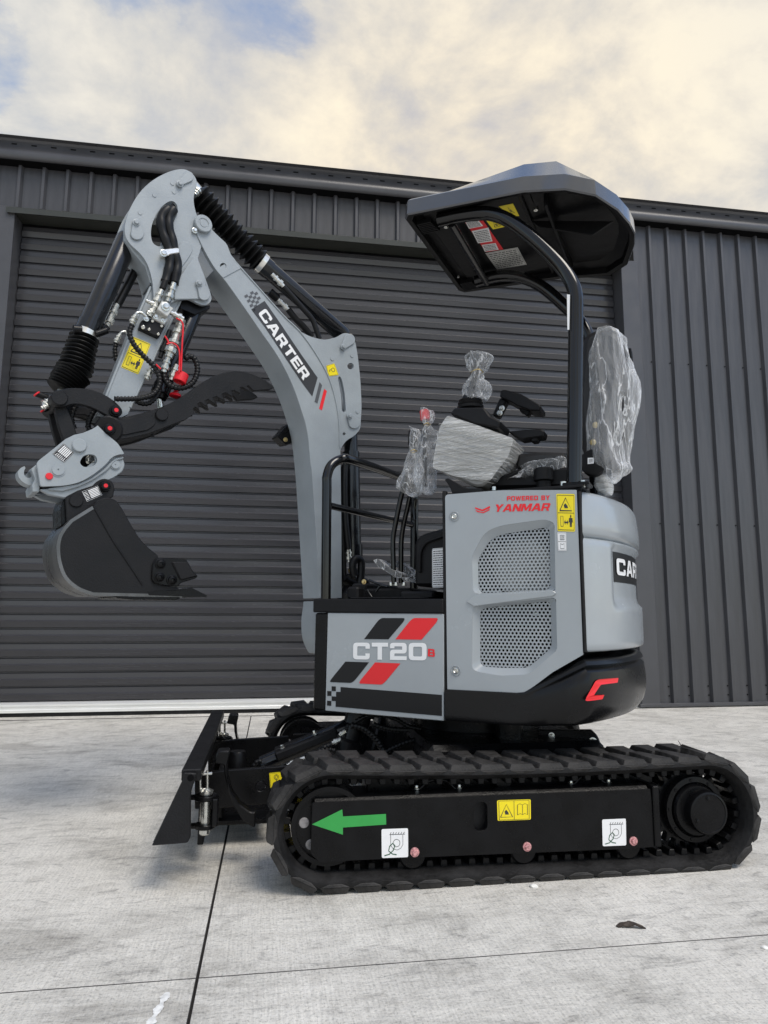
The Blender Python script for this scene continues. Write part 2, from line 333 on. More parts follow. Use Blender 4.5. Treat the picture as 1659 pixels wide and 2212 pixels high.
# flat print: filled 2D loops mapped onto a surface
def decal(name, loops, mp, m, parent, off=0):
    bm = bmesh.new()
    for group in loops:
        group = [dedupe(lp) for lp in group]; fl = sum(group, []); vs = [bm.verts.new(mp(*p)) for p in fl]
        for t in tessellate_polygon([[Vector((p[0], p[1], 0)) for p in lp] for lp in group]):
            try: bm.faces.new([vs[i] for i in t])
            except ValueError: pass
    return finish(bm, name, m, parent, smooth=False, recalc=False)
def pl(fr, c): return lambda s, z: fr.w(s, c, z)
GLY = {
 'C': (1.05, [(1.05, .36), (1.05, 0, .22), (0, 0, .22), (0, 1, .22), (1.05, 1, .22), (1.05, .64), (.78, .64), (.78, .78), (.27, .78, .06), (.27, .22, .06), (.78, .22), (.78, .36)]),
 'A': (1.16, [(0, 0), (.38, 1, .05), (.78, 1, .05), (1.16, 0), (.86, 0), (.79, .2), (.37, .2), (.30, 0)], [(.45, .4), (.58, .76), (.71, .4)]),
 'R': (1.0, [(0, 0), (0, 1), (.95, 1, .18), (.95, .40, .14), (.82, .34), (1.0, 0), (.70, 0), (.55, .33), (.27, .33), (.27, 0)], [(.27, .54), (.27, .78), (.68, .78, .03), (.68, .54, .03)]),
 'T': (1.0, [(0, 1), (1, 1), (1, .77), (.64, .77), (.64, 0), (.36, 0), (.36, .77), (0, .77)]),
 'E': (.92, [(0, 0), (0, 1), (.9, 1), (.9, .78), (.27, .78), (.27, .61), (.85, .61), (.85, .4), (.27, .4), (.27, .22), (.92, .22), (.92, 0)]),
 '2': (1.0, [(0, 0), (0, .60, .2), (.73, .60), (.73, .79, .04), (.27, .79), (.27, .68), (0, .68), (0, 1, .2), (1, 1, .2), (1, .38, .2), (.27, .38, .05), (.27, .22), (1, .22), (1, 0)]),
 'O': (1.05, [(0, 0, .24), (1.05, 0, .24), (1.05, 1, .24), (0, 1, .24)], [(.27, .22, .08), (.78, .22, .08), (.78, .78, .08), (.27, .78, .08)]),
 'B': (.98, [(0, 0), (0, 1), (.92, 1, .15), (.92, .52, .08), (.98, .48, .05), (.98, 0, .15)], [(.27, .2), (.27, .4), (.7, .4), (.7, .2)], [(.27, .6), (.27, .8), (.65, .8), (.65, .6)]),
 'Y': (1.06, [(0, 1), (.33, 1), (.53, .66), (.73, 1), (1.06, 1), (.67, .42), (.67, 0), (.39, 0), (.39, .42)]),
 'N': (1.0, [(0, 0), (0, 1), (.3, 1), (.72, .42), (.72, 1), (1, 1), (1, 0), (.7, 0), (.28, .58), (.28, 0)]),
 'M': (1.24, [(0, 0), (0, 1), (.36, 1), (.62, .45), (.88, 1), (1.24, 1), (1.24, 0), (.97, 0), (.97, .62), (.73, .1), (.51, .1), (.27, .62), (.27, 0)]),
 'P': (.95, [(0, 0), (0, 1), (.95, 1, .18), (.95, .33, .18), (.27, .33), (.27, 0)], [(.27, .54), (.27, .78), (.68, .78, .03), (.68, .54, .03)]),
 'W': (1.46, [(0, 1), (.28, 1), (.43, .35), (.6, 1), (.86, 1), (1.03, .35), (1.18, 1), (1.46, 1), (1.18, 0), (.9, 0), (.73, .6), (.56, 0), (.28, 0)]),
 'D': (1.0, [(0, 0), (0, 1), (1, 1, .25), (1, 0, .25)], [(.27, .22), (.27, .78), (.74, .78, .08), (.74, .22, .08)]), ' ': (.55,)}
GLY['0'] = GLY['O']
def text2d(word, gap=.14, shear=0):
    x = 0; o = []
    for ch in word:
        g = GLY[ch]
        if len(g) > 1: o.append([[(px+x+py*shear, py) for px, py in rp(lp, 3)] for lp in g[1:]])
        x += g[0]+gap
    return o, x-gap
def letters(name, word, mp, bl, br, tl, m, parent, gap=.14, shear=0):
    lo, wd = text2d(word, gap, shear); bl, br, tl = Vector(bl), Vector(br), Vector(tl); ux = (br-bl)/wd; uy = tl-bl
    return decal(name, [[[tuple(bl+ux*p[0]+uy*p[1]) for p in lp] for lp in g] for g in lo], mp, m, parent)
def frame2d(bl, br, tl):
    bl, br, tl = Vector(bl), Vector(br), Vector(tl)
    return lambda u, v: tuple(bl+(br-bl)*u+(tl-bl)*v)
def stroke(pts, t):      # open polyline -> thin filled band
    o1, o2 = [], []; P_ = [Vector(p) for p in pts]
    for i, p in enumerate(P_):
        d = (P_[min(i+1, len(P_)-1)]-P_[max(i-1, 0)]).normalized(); nrm = Vector((-d.y, d.x))*t/2; o1.append(tuple(p+nrm)); o2.append(tuple(p-nrm))
    return [[o1[i], o1[i+1], o2[i+1], o2[i]] for i in range(len(P_)-1)]
def ringq(pts, t):       # closed outline as a thin line
    return stroke(list(pts)+[pts[0]], t)
def warn_man(u0, u1, v0, v1):   # keep-clear pictogram: box, double arrow, person (unit coords)
    X = lambda u: u0+(u1-u0)*u; Y = lambda v: v0+(v1-v0)*v; o = []
    o += ringq([(X(.14), Y(.18)), (X(.30), Y(.18)), (X(.30), Y(.85)), (X(.14), Y(.85))], .02)
    o += [[(X(.36), Y(.45)), (X(.44), Y(.62)), (X(.44), Y(.5)), (X(.56), Y(.5)), (X(.56), Y(.62)), (X(.64), Y(.45)), (X(.56), Y(.28)), (X(.56), Y(.4)), (X(.44), Y(.4)), (X(.44), Y(.28))]]
    o += [[(X(a), Y(b)) for a, b in [(.68, .75), (.90, .75), (.92, .45), (.86, .45), (.85, .15), (.8, .15), (.79, .4), (.78, .15), (.73, .15), (.72, .45), (.66, .45)]], [(X(.79)+.035*cos(k*pi/4), Y(.86)+.045*sin(k*pi/4)) for k in range(8)]]
    return [[x] for x in o]
def tri_sign(X0, Y0, w_, h_, t=.03):
    o = [[x] for x in ringq([(X0-w_/2, Y0-h_/2), (X0+w_/2, Y0-h_/2), (X0, Y0+h_/2)], t)]
    o.append([[(X0-.1*w_, Y0-.3*h_), (X0+.2*w_, Y0-.3*h_), (X0+.14*w_, Y0-.1*h_), (X0-.02*w_, Y0+.08*h_), (X0-.16*w_, Y0-.06*h_)]])
    return o
def sticker(name, fr, c, k, corners, m, parent, loops=None, ink=INK, mp=None, rim=True, label=None):
    """corners: traced BL, BR, TL, TR ; loops in unit coordinates"""
    pts = [S(k, fr, c, *p) for p in corners]; BL, BR, TL, TR = [Vector(p) for p in pts]
    f = lambda u, v: tuple((BL*(1-u)+BR*u)*(1-v)+(TL*(1-u)+TR*u)*v)
    rd = rp([(0, 0, .06), (1, 0, .06), (1, 1, .06), (0, 1, .06)], 3)
    o = decal(name, [[[f(*p) for p in rd]]], pl(fr, c), m, parent)
    if loops: decal('printed_symbol', [[[f(*p) for p in lp] for lp in g] for g in loops], pl(fr, c-.0006), ink, parent)
    if label: o['label'] = label
    return o
BORDER = [[x] for x in ringq([(.05, .04), (.95, .04), (.95, .96), (.05, .96)], .018)]
def textlines(n, u0=.1, u1=.9, v0=.1, v1=.9, seed=1):
    rnd = random.Random(seed); o = []
    for i in range(n):
        v = v0+(v1-v0)*(i+.25)/n; h = (v1-v0)/n*.42; u = u0
        while u < u1-.03:
            ln = rnd.uniform(.04, .14); e = min(u1, u+ln); o.append([[(u, v), (e, v), (e, v+h), (u, v+h)]]); u = e+.025
    return o
# ------------------------------------------------------------------ ground
g0 = bmesh.new()
for p in ((-90, -60), (90, -60), (90, 120), (-90, 120)): g0.verts.new((p[0], p[1], -.015))
g0.faces.new(g0.verts[:]); ground = finish(g0, 'ground', JOINT, None, smooth=False, recalc=False); tag(ground, kind='structure')
def slab(s0, s1, c0, c1, name='concrete_slab', z=0, gap=.003, gc=None):
    bm = bmesh.new(); e = gap; g = gc or gap; q_ = [(s0+e, c0+g), (s1-e, c0+g), (s1-e, c1-g), (s0+e, c1-g)]
    ch = .0012
    lo = [bm.verts.new(WF.w(*p, -.014)) for p in q_]; mid = [bm.verts.new(WF.w(*p, z-ch)) for p in q_]
    q2 = [(s0+e+ch, c0+g+ch), (s1-e-ch, c0+g+ch), (s1-e-ch, c1-g-ch), (s0+e+ch, c1-g-ch)]; hi = [bm.verts.new(WF.w(*p, z)) for p in q2]
    for u, v in ((lo, mid), (mid, hi)):
        for k in range(4): bm.faces.new((u[k-1], u[k], v[k], v[k-1]))
    bm.faces.new(hi)
    o = finish(bm, name, GM, ground, smooth=False); o.data.materials.append(JOINT)
    for i_, f_ in enumerate(o.data.polygons):
        if i_ < 8: f_.material_index = 1
    return o
ss = [-60, -25.5, -20.4, -15.3, -10.2, -5.15, -.065, 5.02, 10.1, 15.2, 20.3, 60]; cs = [-40, -24, -20, -16.1, -12.1, -8.1, -4.07, -.035]
for i in range(len(ss)-1):
    for j in range(len(cs)-1): slab(ss[i], ss[i+1], cs[j], cs[j+1], gap=.0026, gc=.0010)
slab(-60, 60, -.035, .35, 'door_sill_strip', z=.004, gap=.002)

# ------------------------------------------------------------------ shed
shed = thing('metal_shed', WF.w(0, 0, 0), 'charcoal corrugated metal shed with a closed roller door behind the excavator', 'shed')
def extr_bm(fr, prof, s0, s1, bm=None):
    bm = bm or bmesh.new(); a = [bm.verts.new(fr.w(s0, c, z)) for c, z in prof]; b = [bm.verts.new(fr.w(s1, c, z)) for c, z in prof]
    for i in range(len(prof)): bm.faces.new((a[i-1], a[i], b[i], b[i-1]))
    bm.faces.new(a); bm.faces.new(b); return bm
def extr(name, fr, prof, s0, s1, m, parent, **k): return finish(extr_bm(fr, prof, s0, s1), name, m, parent, **k)
GC = -.12
_, EZ = WF.px(0, 292, GC); _, LZ = WF.px(0, 337, GC)
DL, DR = -2.12, WF.px(1341, 640, .0)[0]
_, LT = WF.px(20, 452, -.02)

PIT = .19
prof = [(0, 0), (.014, 0), (.137, 0), (.150, -.032), (.172, -.032), (.187, 0), (.19, 0), (.19, .004), (0, .004)]
def wallpanel(z0, z1):
    bm = bmesh.new(); pr = [(a, c) for a, c in prof]
    lo = [bm.verts.new(WF.w(a, c, z0)) for a, c in pr]; hi = [bm.verts.new(WF.w(a, c, z1)) for a, c in pr]
    for i in range(len(pr)): bm.faces.new((lo[i-1], lo[i], hi[i], hi[i-1]))
    bm.faces.new(lo); bm.faces.new(hi); return bm
def rowpanels(s0, s1, z0, z1):
    first = None; n = int((s1-s0)/PIT)
    for i in range(n):
        if first is None: o = finish(wallpanel(z0, z1), 'wall_panel', SHED, shed, smooth=False); first = o
        else: o = link('wall_panel', first.data, shed)
        d = WF.w(s0+i*PIT, 0, 0)-WF.w(0, 0, 0); o.location = d
TOPZ = LZ+.12
off = WF.px(1405, 510, -.03)[0]-.169      # first rib right of the door
base_s = off-int((off-DR)/PIT)*PIT
rowpanels(off, 10.5, .03, TOPZ)
s_up = off-PIT*round((off-DR-.0)/PIT)
rowpanels(off-PIT*31, off, LT+.02, TOPZ)
rowpanels(off-PIT*31-PIT*25, off-PIT*31, .03, TOPZ)
# flat sheet edges and jamb flashings either side of the door
box('jamb_flashing', WF, DR, off+.02, -.034, .002, .03, LT+.02, SHEDT, shed)
box('jamb_return', WF, DR+.001, DR+.04, -.004, .20, .03, LT, SHEDT, shed)
box('jamb_flashing', WF, DL-.21, DL, -.036, .002, .03, LT+.02, SHEDT, shed)
box('jamb_return', WF, DL-.04, DL-.001, -.004, .20, .03, LT, SHEDT, shed)
extr('head_flashing', WF, [(-.062, LT-.050), (-.066, LT-.004), (-.060, LT+.002), (-.036, LT+.012), (.0, LT+.012), (.16, LT-.01), (.16, LT-.03), (-.02, LT-.035)], DL-.06, DR+.005, OLIVE, shed, smooth=False)
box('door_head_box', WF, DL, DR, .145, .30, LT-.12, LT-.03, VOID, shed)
extr('base_flashing', WF, [(-.042, .012), (-.042, .034), (-.034, .04), (.0, .04), (.0, .012)], DR-.02, 10.5, SHEDT, shed, smooth=False)
# gutter
zt, zb = EZ, LZ; hgt = zt-zb
extr('gutter', WF, [(GC+.012, zb), (GC, zb+.012), (GC, zb+hgt*.42), (GC+.006, zb+hgt*.45), (GC+.006, zb+hgt*.80), (GC-.008, zb+hgt*.86), (GC-.010, zt-.012), (GC+.0, zt), (GC+.014, zt-.004), (GC+.016, zb+.02), (-.04, zb+.02), (-.04, zb)], -7.5, 10.5, SHEDT, shed, sharp=50)
box('eave_shade_strip', WF, -7.5, 10.5, GC+.025, .0, zb-.006, zb-.002, VOID, shed)  # black strip painted in as the shade below the gutter
slm = None
for i in range(90):
    s_ = -4+i*.155
    if slm is None: o = box('overflow_slot', WF, -.022, .022, GC+.003, GC+.010, zb+hgt*.64, zb+hgt*.70, VOID, shed, bev=.002); slm = o.data
    else: o = link('overflow_slot', slm, shed)
    o.location = WF.w(s_, 0, 0)-WF.w(0, 0, 0)
bm = bmesh.new()
for s_, c_, z_ in ((-7.5, -.17, zt-.02), (10.5, -.17, zt-.02), (10.5, 9, zt+.9), (-7.5, 9, zt+.9)): bm.verts.new(WF.w(s_, c_, z_))
bm.faces.new(bm.verts[:]); finish(bm, 'roof', SHEDT, shed, smooth=False)
for s_ in (-7.5, 10.5): box('side_wall', WF, s_-.02, s_, .0, 9, 0, zb+.1, SHED, shed)
# fixing screws on the wall
scm = None
for zz_, nn in ((WF.px(1420, 783, 0)[1], 12), (WF.px(1420, 1131, 0)[1], 12), (WF.px(1440, 1483, 0)[1], 12), (.10, 12)):
    for i in range(nn):
        p = WF.w(off+.125+i*PIT, -.002, zz_)
        if scm is None: o = lathe('wall_screw', WF.w(0, 0, 0), WF.w(0, -.1, 0), [(0, .006), (.004, .006), (.0045, .004), (.009, .0035)], VOID, shed, seg=6); scm = o.data
        else: o = link('wall_screw', scm, shed)
        o.location = p-WF.w(0, 0, 0)
for s_ in (WF.px(708, 415, -.035)[0], WF.px(1583, 503, -.035)[0], WF.px(5, 342, -.035)[0]): box('bright_end_cap', WF, s_-.02, s_+.02, -.045, -.03, zb-.005, zb+.004, OLIVE, shed)
# roller door
door = tag(extr('roller_door', WF, [(.165, .03), (.180, .03), (.180, LT-.1), (.165, LT-.1)], DL+.002, DR-.002, DOOR, shed, smooth=False))
SP = .1135; sm = None; z = .120; k = 0
pr = [(a-.045, b) for a, b in [(.195, 0), (.177, .004), (.175, .012), (.168, .044), (.166, .050), (.179, .0585), (.186, .062), (.187, .099), (.190, .102), (.195, .1055), (.195, .1135), (.207, .1135), (.207, 0)]]
while z < LT-.11:
    if sm is None: o = extr('door_slat', WF, pr, DL+.006, DR-.006, DOOR, door, smooth=True, sharp=25); sm = o.data
    else: o = link('door_slat', sm, door)
    o.location = (0, 0, z); z += SP; k += 1
extr('bottom_rail', WF, [(.105, .036), (.105, .056), (.113, .060), (.113, .080), (.105, .084), (.105, .098), (.127, .112), (.151, .118), (.154, .118), (.154, .036)], DL+.006, DR-.006, ALU, shed, smooth=False)
extr('rubber_seal', WF, [(.115, .006), (.115, .035), (.15, .035), (.15, .006)], DL+.006, DR-.006, RUB, shed, smooth=False)

# ================================================================== EXCAVATOR
EX = thing('mini_excavator', (.9, .775, 0), 'grey and black mini excavator on rubber tracks parked facing left in front of the shed', 'excavator')
# ---- tracks
FC, FR_ = Vector((-.686, .186)), .168
RC, RR_ = Vector((.556, .172)), .170
d_ = RC-FC; L0 = d_.length; th0 = atan2(d_.y, d_.x)
def loop(off, n=None):
    """closed path (a,z,tangent) offset inwards by off from the belt outer face; starts at front bottom"""
    r1, r2 = FR_-off, RR_-off; al = asin((r1-r2)/L0); segs = []
    a_top = th0+pi/2-al if False else None
    nt = Vector((cos(th0+pi/2+0), sin(th0+pi/2))); nb = -nt
    beta = acos((r1-r2)/L0); at = th0+beta; ab = th0-beta
    ft = FC+Vector((cos(at), sin(at)))*r1; rt_ = RC+Vector((cos(at), sin(at)))*r2; fb = FC+Vector((cos(ab), sin(ab)))*r1; rb = RC+Vector((cos(ab), sin(ab)))*r2
    segs = [('l', fb, rb), ('a', RC, r2, ab, at), ('l', rt_, ft), ('a', FC, r1, at, ab+2*pi)]
    return segs
def seglen(s): return (s[2]-s[1]).length if s[0] == 'l' else s[2]*(s[4]-s[3])
def at_len(segs, t):
    tot = sum(map(seglen, segs)); t %= tot
    for s in segs:
        l_ = seglen(s)
        if t <= l_:
            if s[0] == 'l': p = s[1].lerp(s[2], t/l_); d = (s[2]-s[1]).normalized()
            else: a = s[3]+(s[4]-s[3])*t/l_; p = s[1]+Vector((cos(a), sin(a)))*s[2]; d = Vector((-sin(a), cos(a)))
            return p, d
        t -= l_
    return at_len(segs, 0)
SG = loop(0); TOT = sum(map(seglen, SG))
TW0, TW1 = -.775, -.545
def make_track():
    bm = bmesh.new(); n = 150; cross = [(TW0+.002, 0), (TW0, -.003), (TW0, -.016), (TW0+.012, -.022), (TW0+.03, -.034), (TW1-.03, -.034), (TW1-.012, -.022), (TW1, -.016), (TW1, -.003), (TW1-.002, 0)]
    rings = []
    for i in range(n):
        p, d = at_len(SG, TOT*i/n); nr = Vector((d.y, -d.x))
        sag = 0
        if p.y > .3: sag = -.012*sin(pi*max(0, min(1, (p.x-FC.x)/L0)))
        rings.append([bm.verts.new(UF.w(p.x+nr.x*o_, c, p.y+nr.y*o_+sag)) for c, o_ in cross])
    for i in range(n):
        u, v = rings[i-1], rings[i]
        for k in range(len(cross)): bm.faces.new((u[k-1], u[k], v[k], v[k-1]))
    tr = finish(bm, 'rubber_track', RUB, EX, sharp=40)
    # tread lugs, built about the origin: x = along, y = across, z = outwards
    def lug(c0, c1, slant, lead):
        bm = bmesh.new()
        b0 = [(-.045, c0), (.045, c0), (.034+slant, c1), (-.026+slant, c1)] if lead else [(-.026-slant*.4, c0), (.034-slant*.4, c0), (.045, c1), (-.045, c1)]
        tp = [(-.030, c0+.006), (.036, c0+.006), (.028+slant, c1-.003), (-.012+slant, c1-.003)] if lead else [(-.012-slant*.4, c0+.003), (.028-slant*.4, c0+.003), (.036, c1-.006), (-.030, c1-.006)]
        lo = [bm.verts.new((a, -c, -.004)) for a, c in b0]; hi = [bm.verts.new((a, -c, .0145)) for a, c in tp]
        for k in range(4): bm.faces.new((lo[k-1], lo[k], hi[k], hi[k-1]))
        bm.faces.new(hi); bm.faces.new(lo)
        sd_ = [bm.verts.new((v[0], -v[1], v[2])) for v in ([(-.045, c0, -.004), (.045, c0, -.004), (.020, c0+.001, -.014), (-.018, c0+.001, -.014)] if lead else [(-.045, c1, -.004), (.045, c1, -.004), (.024, c1-.001, -.014), (-.026, c1-.001, -.018)])]
        e_ = c0-.0015 if lead else c1+.0015
        se = [bm.verts.new((a, -e_, z)) for a, z in ((-.040, -.004), (.040, -.004), (.018, -.012), (-.022, -.012))]
        bm.faces.new(se)
        for k in range(4): bm.faces.new((sd_[k-1], sd_[k], se[k], se[k-1]))
        me = finish(bm, 'tread_lug', RUBD, None, bev=.002); d = me.data; bpy.data.objects.remove(me); return d
    mA = lug(TW0-.0005, -.655, .030, True); mB = lug(-.665, TW1+.0005, .02, False)
    nl = int(TOT/.0955); sp = TOT/nl
    bmd = bmesh.new(); plate_bm(Fr(0, 0, 0), -.04, .04, [(-.013, -.01), (.013, -.01), (.009, .020), (-.009, .020)], bm=bmd); o = finish(bmd, 'drive_lug', BLACK, None, bev=.002); mD = o.data; bpy.data.objects.remove(o)
    def put(name, me, t, sgs, c, out_=1):
        p, d = at_len(sgs, t); nr = Vector((d.y, -d.x)); 
        sag = -.012*sin(pi*max(0, min(1, (p.x-FC.x)/L0))) if p.y > .3 else 0
        X = Vector((d.x, 0, d.y)); Z = Vector((nr.x, 0, nr.y))*out_; Y = Z.cross(X)
        o = link(name, me, tr); b = UF.w(p.x, 0, p.y+sag)
        m3 = Matrix((X, Y, Z)).transposed()
        # keep +Y world as the cross direction
        o.rotation_euler = m3.to_euler(); o.location = Vector((b.x, UF.o[1]+c, b.z)); return o
    for i in range(nl):
        put('tread_lug', mA, sp*i+.02, SG, 0); put('tread_lug', mB, sp*(i+.5)+.02, SG, 0)
    S2 = loop(.034); T2 = sum(map(seglen, S2)); n2 = nl*2
    for i in range(n2): put('drive_lug', mD, T2*i/n2, S2, -.69, -1)
    return tr
tr1 = make_track()
c_ = -.762
fr = finish(plate_bm(UF, c_, c_+.012, TM(UF, c_, [('j', [(315, 728, 12), (1480, 678)]), ('k', [(930, 628), (975, 985, 6), (860, 995), (780, 1000)]), ('j', [(1280, 1062), (900, 1078), (600, 1092), (365, 1106, 18), (305, 1055, 20)])]),
    holes=[T('j', UF, c_, [(1334, 725, 40), (1421, 722, 40), (1423, 905, 40), (1336, 908, 40)], 6)]), 'track_frame', BLACK, EX, bev=.002)
box('frame_box', UF, -.70, .36, c_+.03, -.56, .10, .255, BLKM, fr); box('frame_box', UF, -.56, .42, -.665, -.56, .25, .312, BLACK, fr)
extr('frame_top_lip', UF, [(c_+.001, .255), (c_+.012, .266), (c_+.05, .268), (c_+.05, .25)], -.73, .345, BLACK, fr)
s_e, z_e = S('k', UF, c_, 968, 800); box('rear_edge_plate', UF, s_e-.012, s_e+.010, c_-.008, -.60, S('k', UF, c_, 968, 985)[1], S('k', UF, c_, 965, 608)[1], BLACK, fr)
cc = c_-.0012
decal('direction_arrow', [[T('j', UF, cc, [(312, 865), (504, 770), (508, 815), (780, 799), (782, 866), (508, 885), (508, 930)])]], pl(UF, cc), GRN, fr)
def shackle(parent, k, co):
    lp = [[x] for x in stroke([(.30, .80), (.88, .80)], .018)]
    for t in range(6): lp += [[x] for x in stroke([(.32+.1*t, .80), (.36+.1*t, .88)], .018)]
    lp += [[x] for x in stroke([(.34, .78), (.34, .42), (.44, .30), (.58, .26), (.72, .32), (.80, .44), (.80, .78)], .014)]
    lp += [[x] for x in ringq(circ(.56, .50, .13, 14), .016)]
    lg = [[x] for x in stroke([(.10, .08), (.28, .12), (.44, .26), (.50, .42), (.42, .50), (.30, .40), (.26, .24), (.40, .13), (.56, .10)], .035)]
    o = sticker('lifting_point_sticker', UF, cc, k, co, WHITE, parent, lp, INK); pts = [S(k, UF, cc, *p) for p in co]; f = frame2d(pts[0], pts[1], pts[2])
    decal('printed_symbol', [[[f(*p) for p in l2] for l2 in g] for g in lg], pl(UF, cc-.0006), DKG, parent)
shackle(fr, 'j', [(754, 1078), (921, 1072), (752, 895), (920, 889)]); shackle(fr, 'k', [(636, 983), (782, 977), (632, 817), (779, 811)])
def handsign(cx_, cy_):
    return tri_sign(cx_, cy_, .36, .62, .025)
yl = BORDER+handsign(.27, .48)+[[x] for x in stroke([(.5, .04), (.5, .96)], .012)]
yl += [[x] for x in ringq([(.60, .25), (.60, .75), (.68, .80), (.75, .74), (.82, .80), (.90, .75), (.90, .25), (.82, .32), (.75, .26), (.68, .32)], .016)]+[[x] for x in stroke([(.75, .26), (.75, .74)], .012)]
bl_, tl_ = q('j', 1486, 843), q('j', 1482, 713); br_, tr_ = q('k', 191, 818), q('k', 190, 692)
sticker('warning_sticker', UF, cc, 'z', [bl_, br_, tl_, tr_], YEL, fr, yl)
for k, x, y in (('j', 962, 1040), ('k', 167, 985), ('k', 825, 950)):
    hexbolt('roller_bolt', P3(k, UF, c_-.001, x, y), (0, -1, 0), .0095, .012, PINKM, fr)
for k, x, y in (('j', 952, 1050), ('k', 150, 1000), ('k', 800, 972)):
    s_, z_ = S(k, UF, c_+.012, x, y); rod('bottom_roller', UF.w(s_, c_+.014, z_-.004), UF.w(s_, -.56, z_-.004), .043, BLACK, EX, 28)
for k, pts in (('j', [(975, 650), (1000, 635), (1050, 592), (1110, 585), (1165, 592), (1215, 640), (1245, 645)]), ('k', [(440, 605), (455, 600), (500, 555), (550, 543), (600, 555), (645, 590), (672, 597)])):
    tube('grease_guard', [P3(k, UF, -.70, x, y) for x, y in pts], .006, BLACK, fr)
    for e in (pts[0], pts[-1]):
        s_, z_ = S(k, UF, -.70, *e); box('guard_foot', UF, s_-.014, s_+.014, -.71, -.69, z_-.014, z_+.004, BLACK, fr); hexbolt('bolt', UF.w(s_, -.70, z_+.004), (0, 0, 1), .006, .012, CHROME, fr)
rod('carrier_roller', UF.w(-.12, -.70, .285), UF.w(-.12, -.60, .285), .03, BLACK, EX)
# front idler
ci = -.735

idl = plate('front_idler', UF, ci, -.60, circ(FC.x, FC.y, .106, 56), BLACK, EX)
for x, y in ((262, 853), (304, 990)): rod('idler_plug', P3('j', UF, ci+.004, x, y), P3('j', UF, ci+.004, x, y)+Vector((0, -.006, 0)), .0155, PLUG, idl, 18)
for c0, c1 in ((ci-.014, ci+.02), (-.615, -.59)): plate('idler_rim', UF, c0, c1, circ(FC.x, FC.y, .113, 56), BLACK, idl, holes=[circ(FC.x, FC.y, .099, 56)], bev=.0015)
rod('idler_hub', UF.w(FC.x, -.75, FC.y), UF.w(FC.x, -.58, FC.y), .035, BLACK, idl)
# drive sprocket and travel motor
gx, gz = RC.x-.030, RC.y+.002; tp = []
for k in range(21):
    for f_, r_ in ((0, .112), (.22, .112), (.38, .134), (.62, .134), (.78, .112)): a = 2*pi*(k+f_)/21; tp.append((gx+r_*cos(a), gz+r_*sin(a)))
spk = plate('drive_sprocket', UF, -.69, -.66, tp, BLACK, EX)
lathe('travel_motor', UF.w(gx+.012, -.56, gz), UF.w(gx+.012, -.9, gz), [(0, .10), (.12, .105), (.150, .108), (.158, .104), (.160, .088), (.150, .084)], BLACK, EX, 48)
mo = lathe('motor_housing', UF.w(gx+.012, -.56, gz), UF.w(gx+.012, -.9, gz), [(.10, .085), (.165, .083), (.172, .078), (.172, .03)], BLACK, spk, 40)
hx_, hz_ = S('k', UF, -.76, 1290, 778); cap = lathe('motor_cap', UF.w(hx_, -.66, hz_), UF.w(hx_, -.9, hz_), [(0, .070), (.098, .069), (.104, .066), (.106, .060), (.103, .058), (.103, .002)], BLACK, EX, 40)
for k in range(9):
    a = 2*pi*k/9+.3; hexbolt('motor_bolt', UF.w(gx+.012+.094*cos(a), -.716, gz+.094*sin(a)), (0, -1, 0), .0055, .006, BLACK, spk)
for x, y in ((1287, 688), (1222, 827)): hexbolt('cap_plug', P3('k', UF, -.763, x, y), (0, -1, 0), .006, .004, BLACK, cap)
# far side running gear: copies of the near side
FAR = 1.32
def copy_tree(o, par, dv):
    c = o.copy(); COL.objects.link(c); c.parent = par; c.matrix_parent_inverse = o.matrix_parent_inverse.copy()
    if par is EX: c.location = o.location+dv
    for ch in [x for x in bpy.data.objects if x.parent is o and not x.name.startswith('drive_lug')]: copy_tree(ch, c, dv)
copy_tree(tr1, EX, Vector((0, FAR, 0)))
for o in (idl, spk): copy_tree(o, EX, Vector((0, FAR, 0)))
box('far_track_frame', UF, -.70, .40, .56, .74, .09, .265, BLACK, EX).name = 'track_frame'
# carbody
cb = box('carbody', UF, -.32, .34, -.50, .50, .17, .36, BLACK, EX, bev=.02)
for s_, sg in ((-.30, -1), (.28, 1)):
    for c0 in (-.56, .40): plate('carbody_leg', UF, c0, c0+.16, [(s_-.09, .14), (s_+.11, .14), (s_+.06, .34), (s_-.04, .34)], BLACK, EX, bev=.01)
lathe('slew_ring', UF.w(0, 0, .30), UF.w(0, 0, 1), [(0, .30), (.05, .30), (.055, .27), (.10, .27), (.105, .32), (.145, .32)], BLACK, EX, 48)
bk = plate('rear_bracket', HF, -.20, -.18, [S('k', HF, -.2, x, y) for x, y in rp([(240, 262), (560, 262), (600, 300, 20), (632, 385, 10), (560, 405), (240, 360)])], BLACK, EX)
for x, y, r_ in ((320, 297, .008), (577, 333, .010)): hexbolt('bracket_bolt', P3('k', HF, -.203, x, y), HF.w(0, -1, 0)-HF.w(0, 0, 0), r_, .01, CHROME, bk)
# clutter under the house: hoses and fittings
for pts, r_ in (([(780, 405), (850, 370), (930, 340), (1010, 325), (1095, 318)], .010), ([(590, 215), (660, 180), (760, 175), (850, 205), (920, 245), (1000, 262)], .008), ([(700, 235), (800, 262), (930, 270)], .010), ([(560, 240), (640, 260), (720, 330), (760, 395)], .012)):
    wraphose('hydraulic_hose', [P3('j', UF, -.25, *p) for p in pts], r_, HOSE, EX)
s_, z_ = S('i', UF, -.2, 1520, 300); lathe('swivel_fitting', UF.w(s_-.03, -.2, z_-.10), UF.w(s_+.02, -.2, z_+.08), [(0, .04), (.06, .045), (.07, .03), (.12, .03), (.13, .05), (.17, .05)], BLACK, EX)
s_, z_ = S('j', HF, -.3, 1560, 268); rod('swing_motor', HF.w(s_, -.3, z_-.06), HF.w(s_, -.3, z_+.05), .05, BLACK, EX)

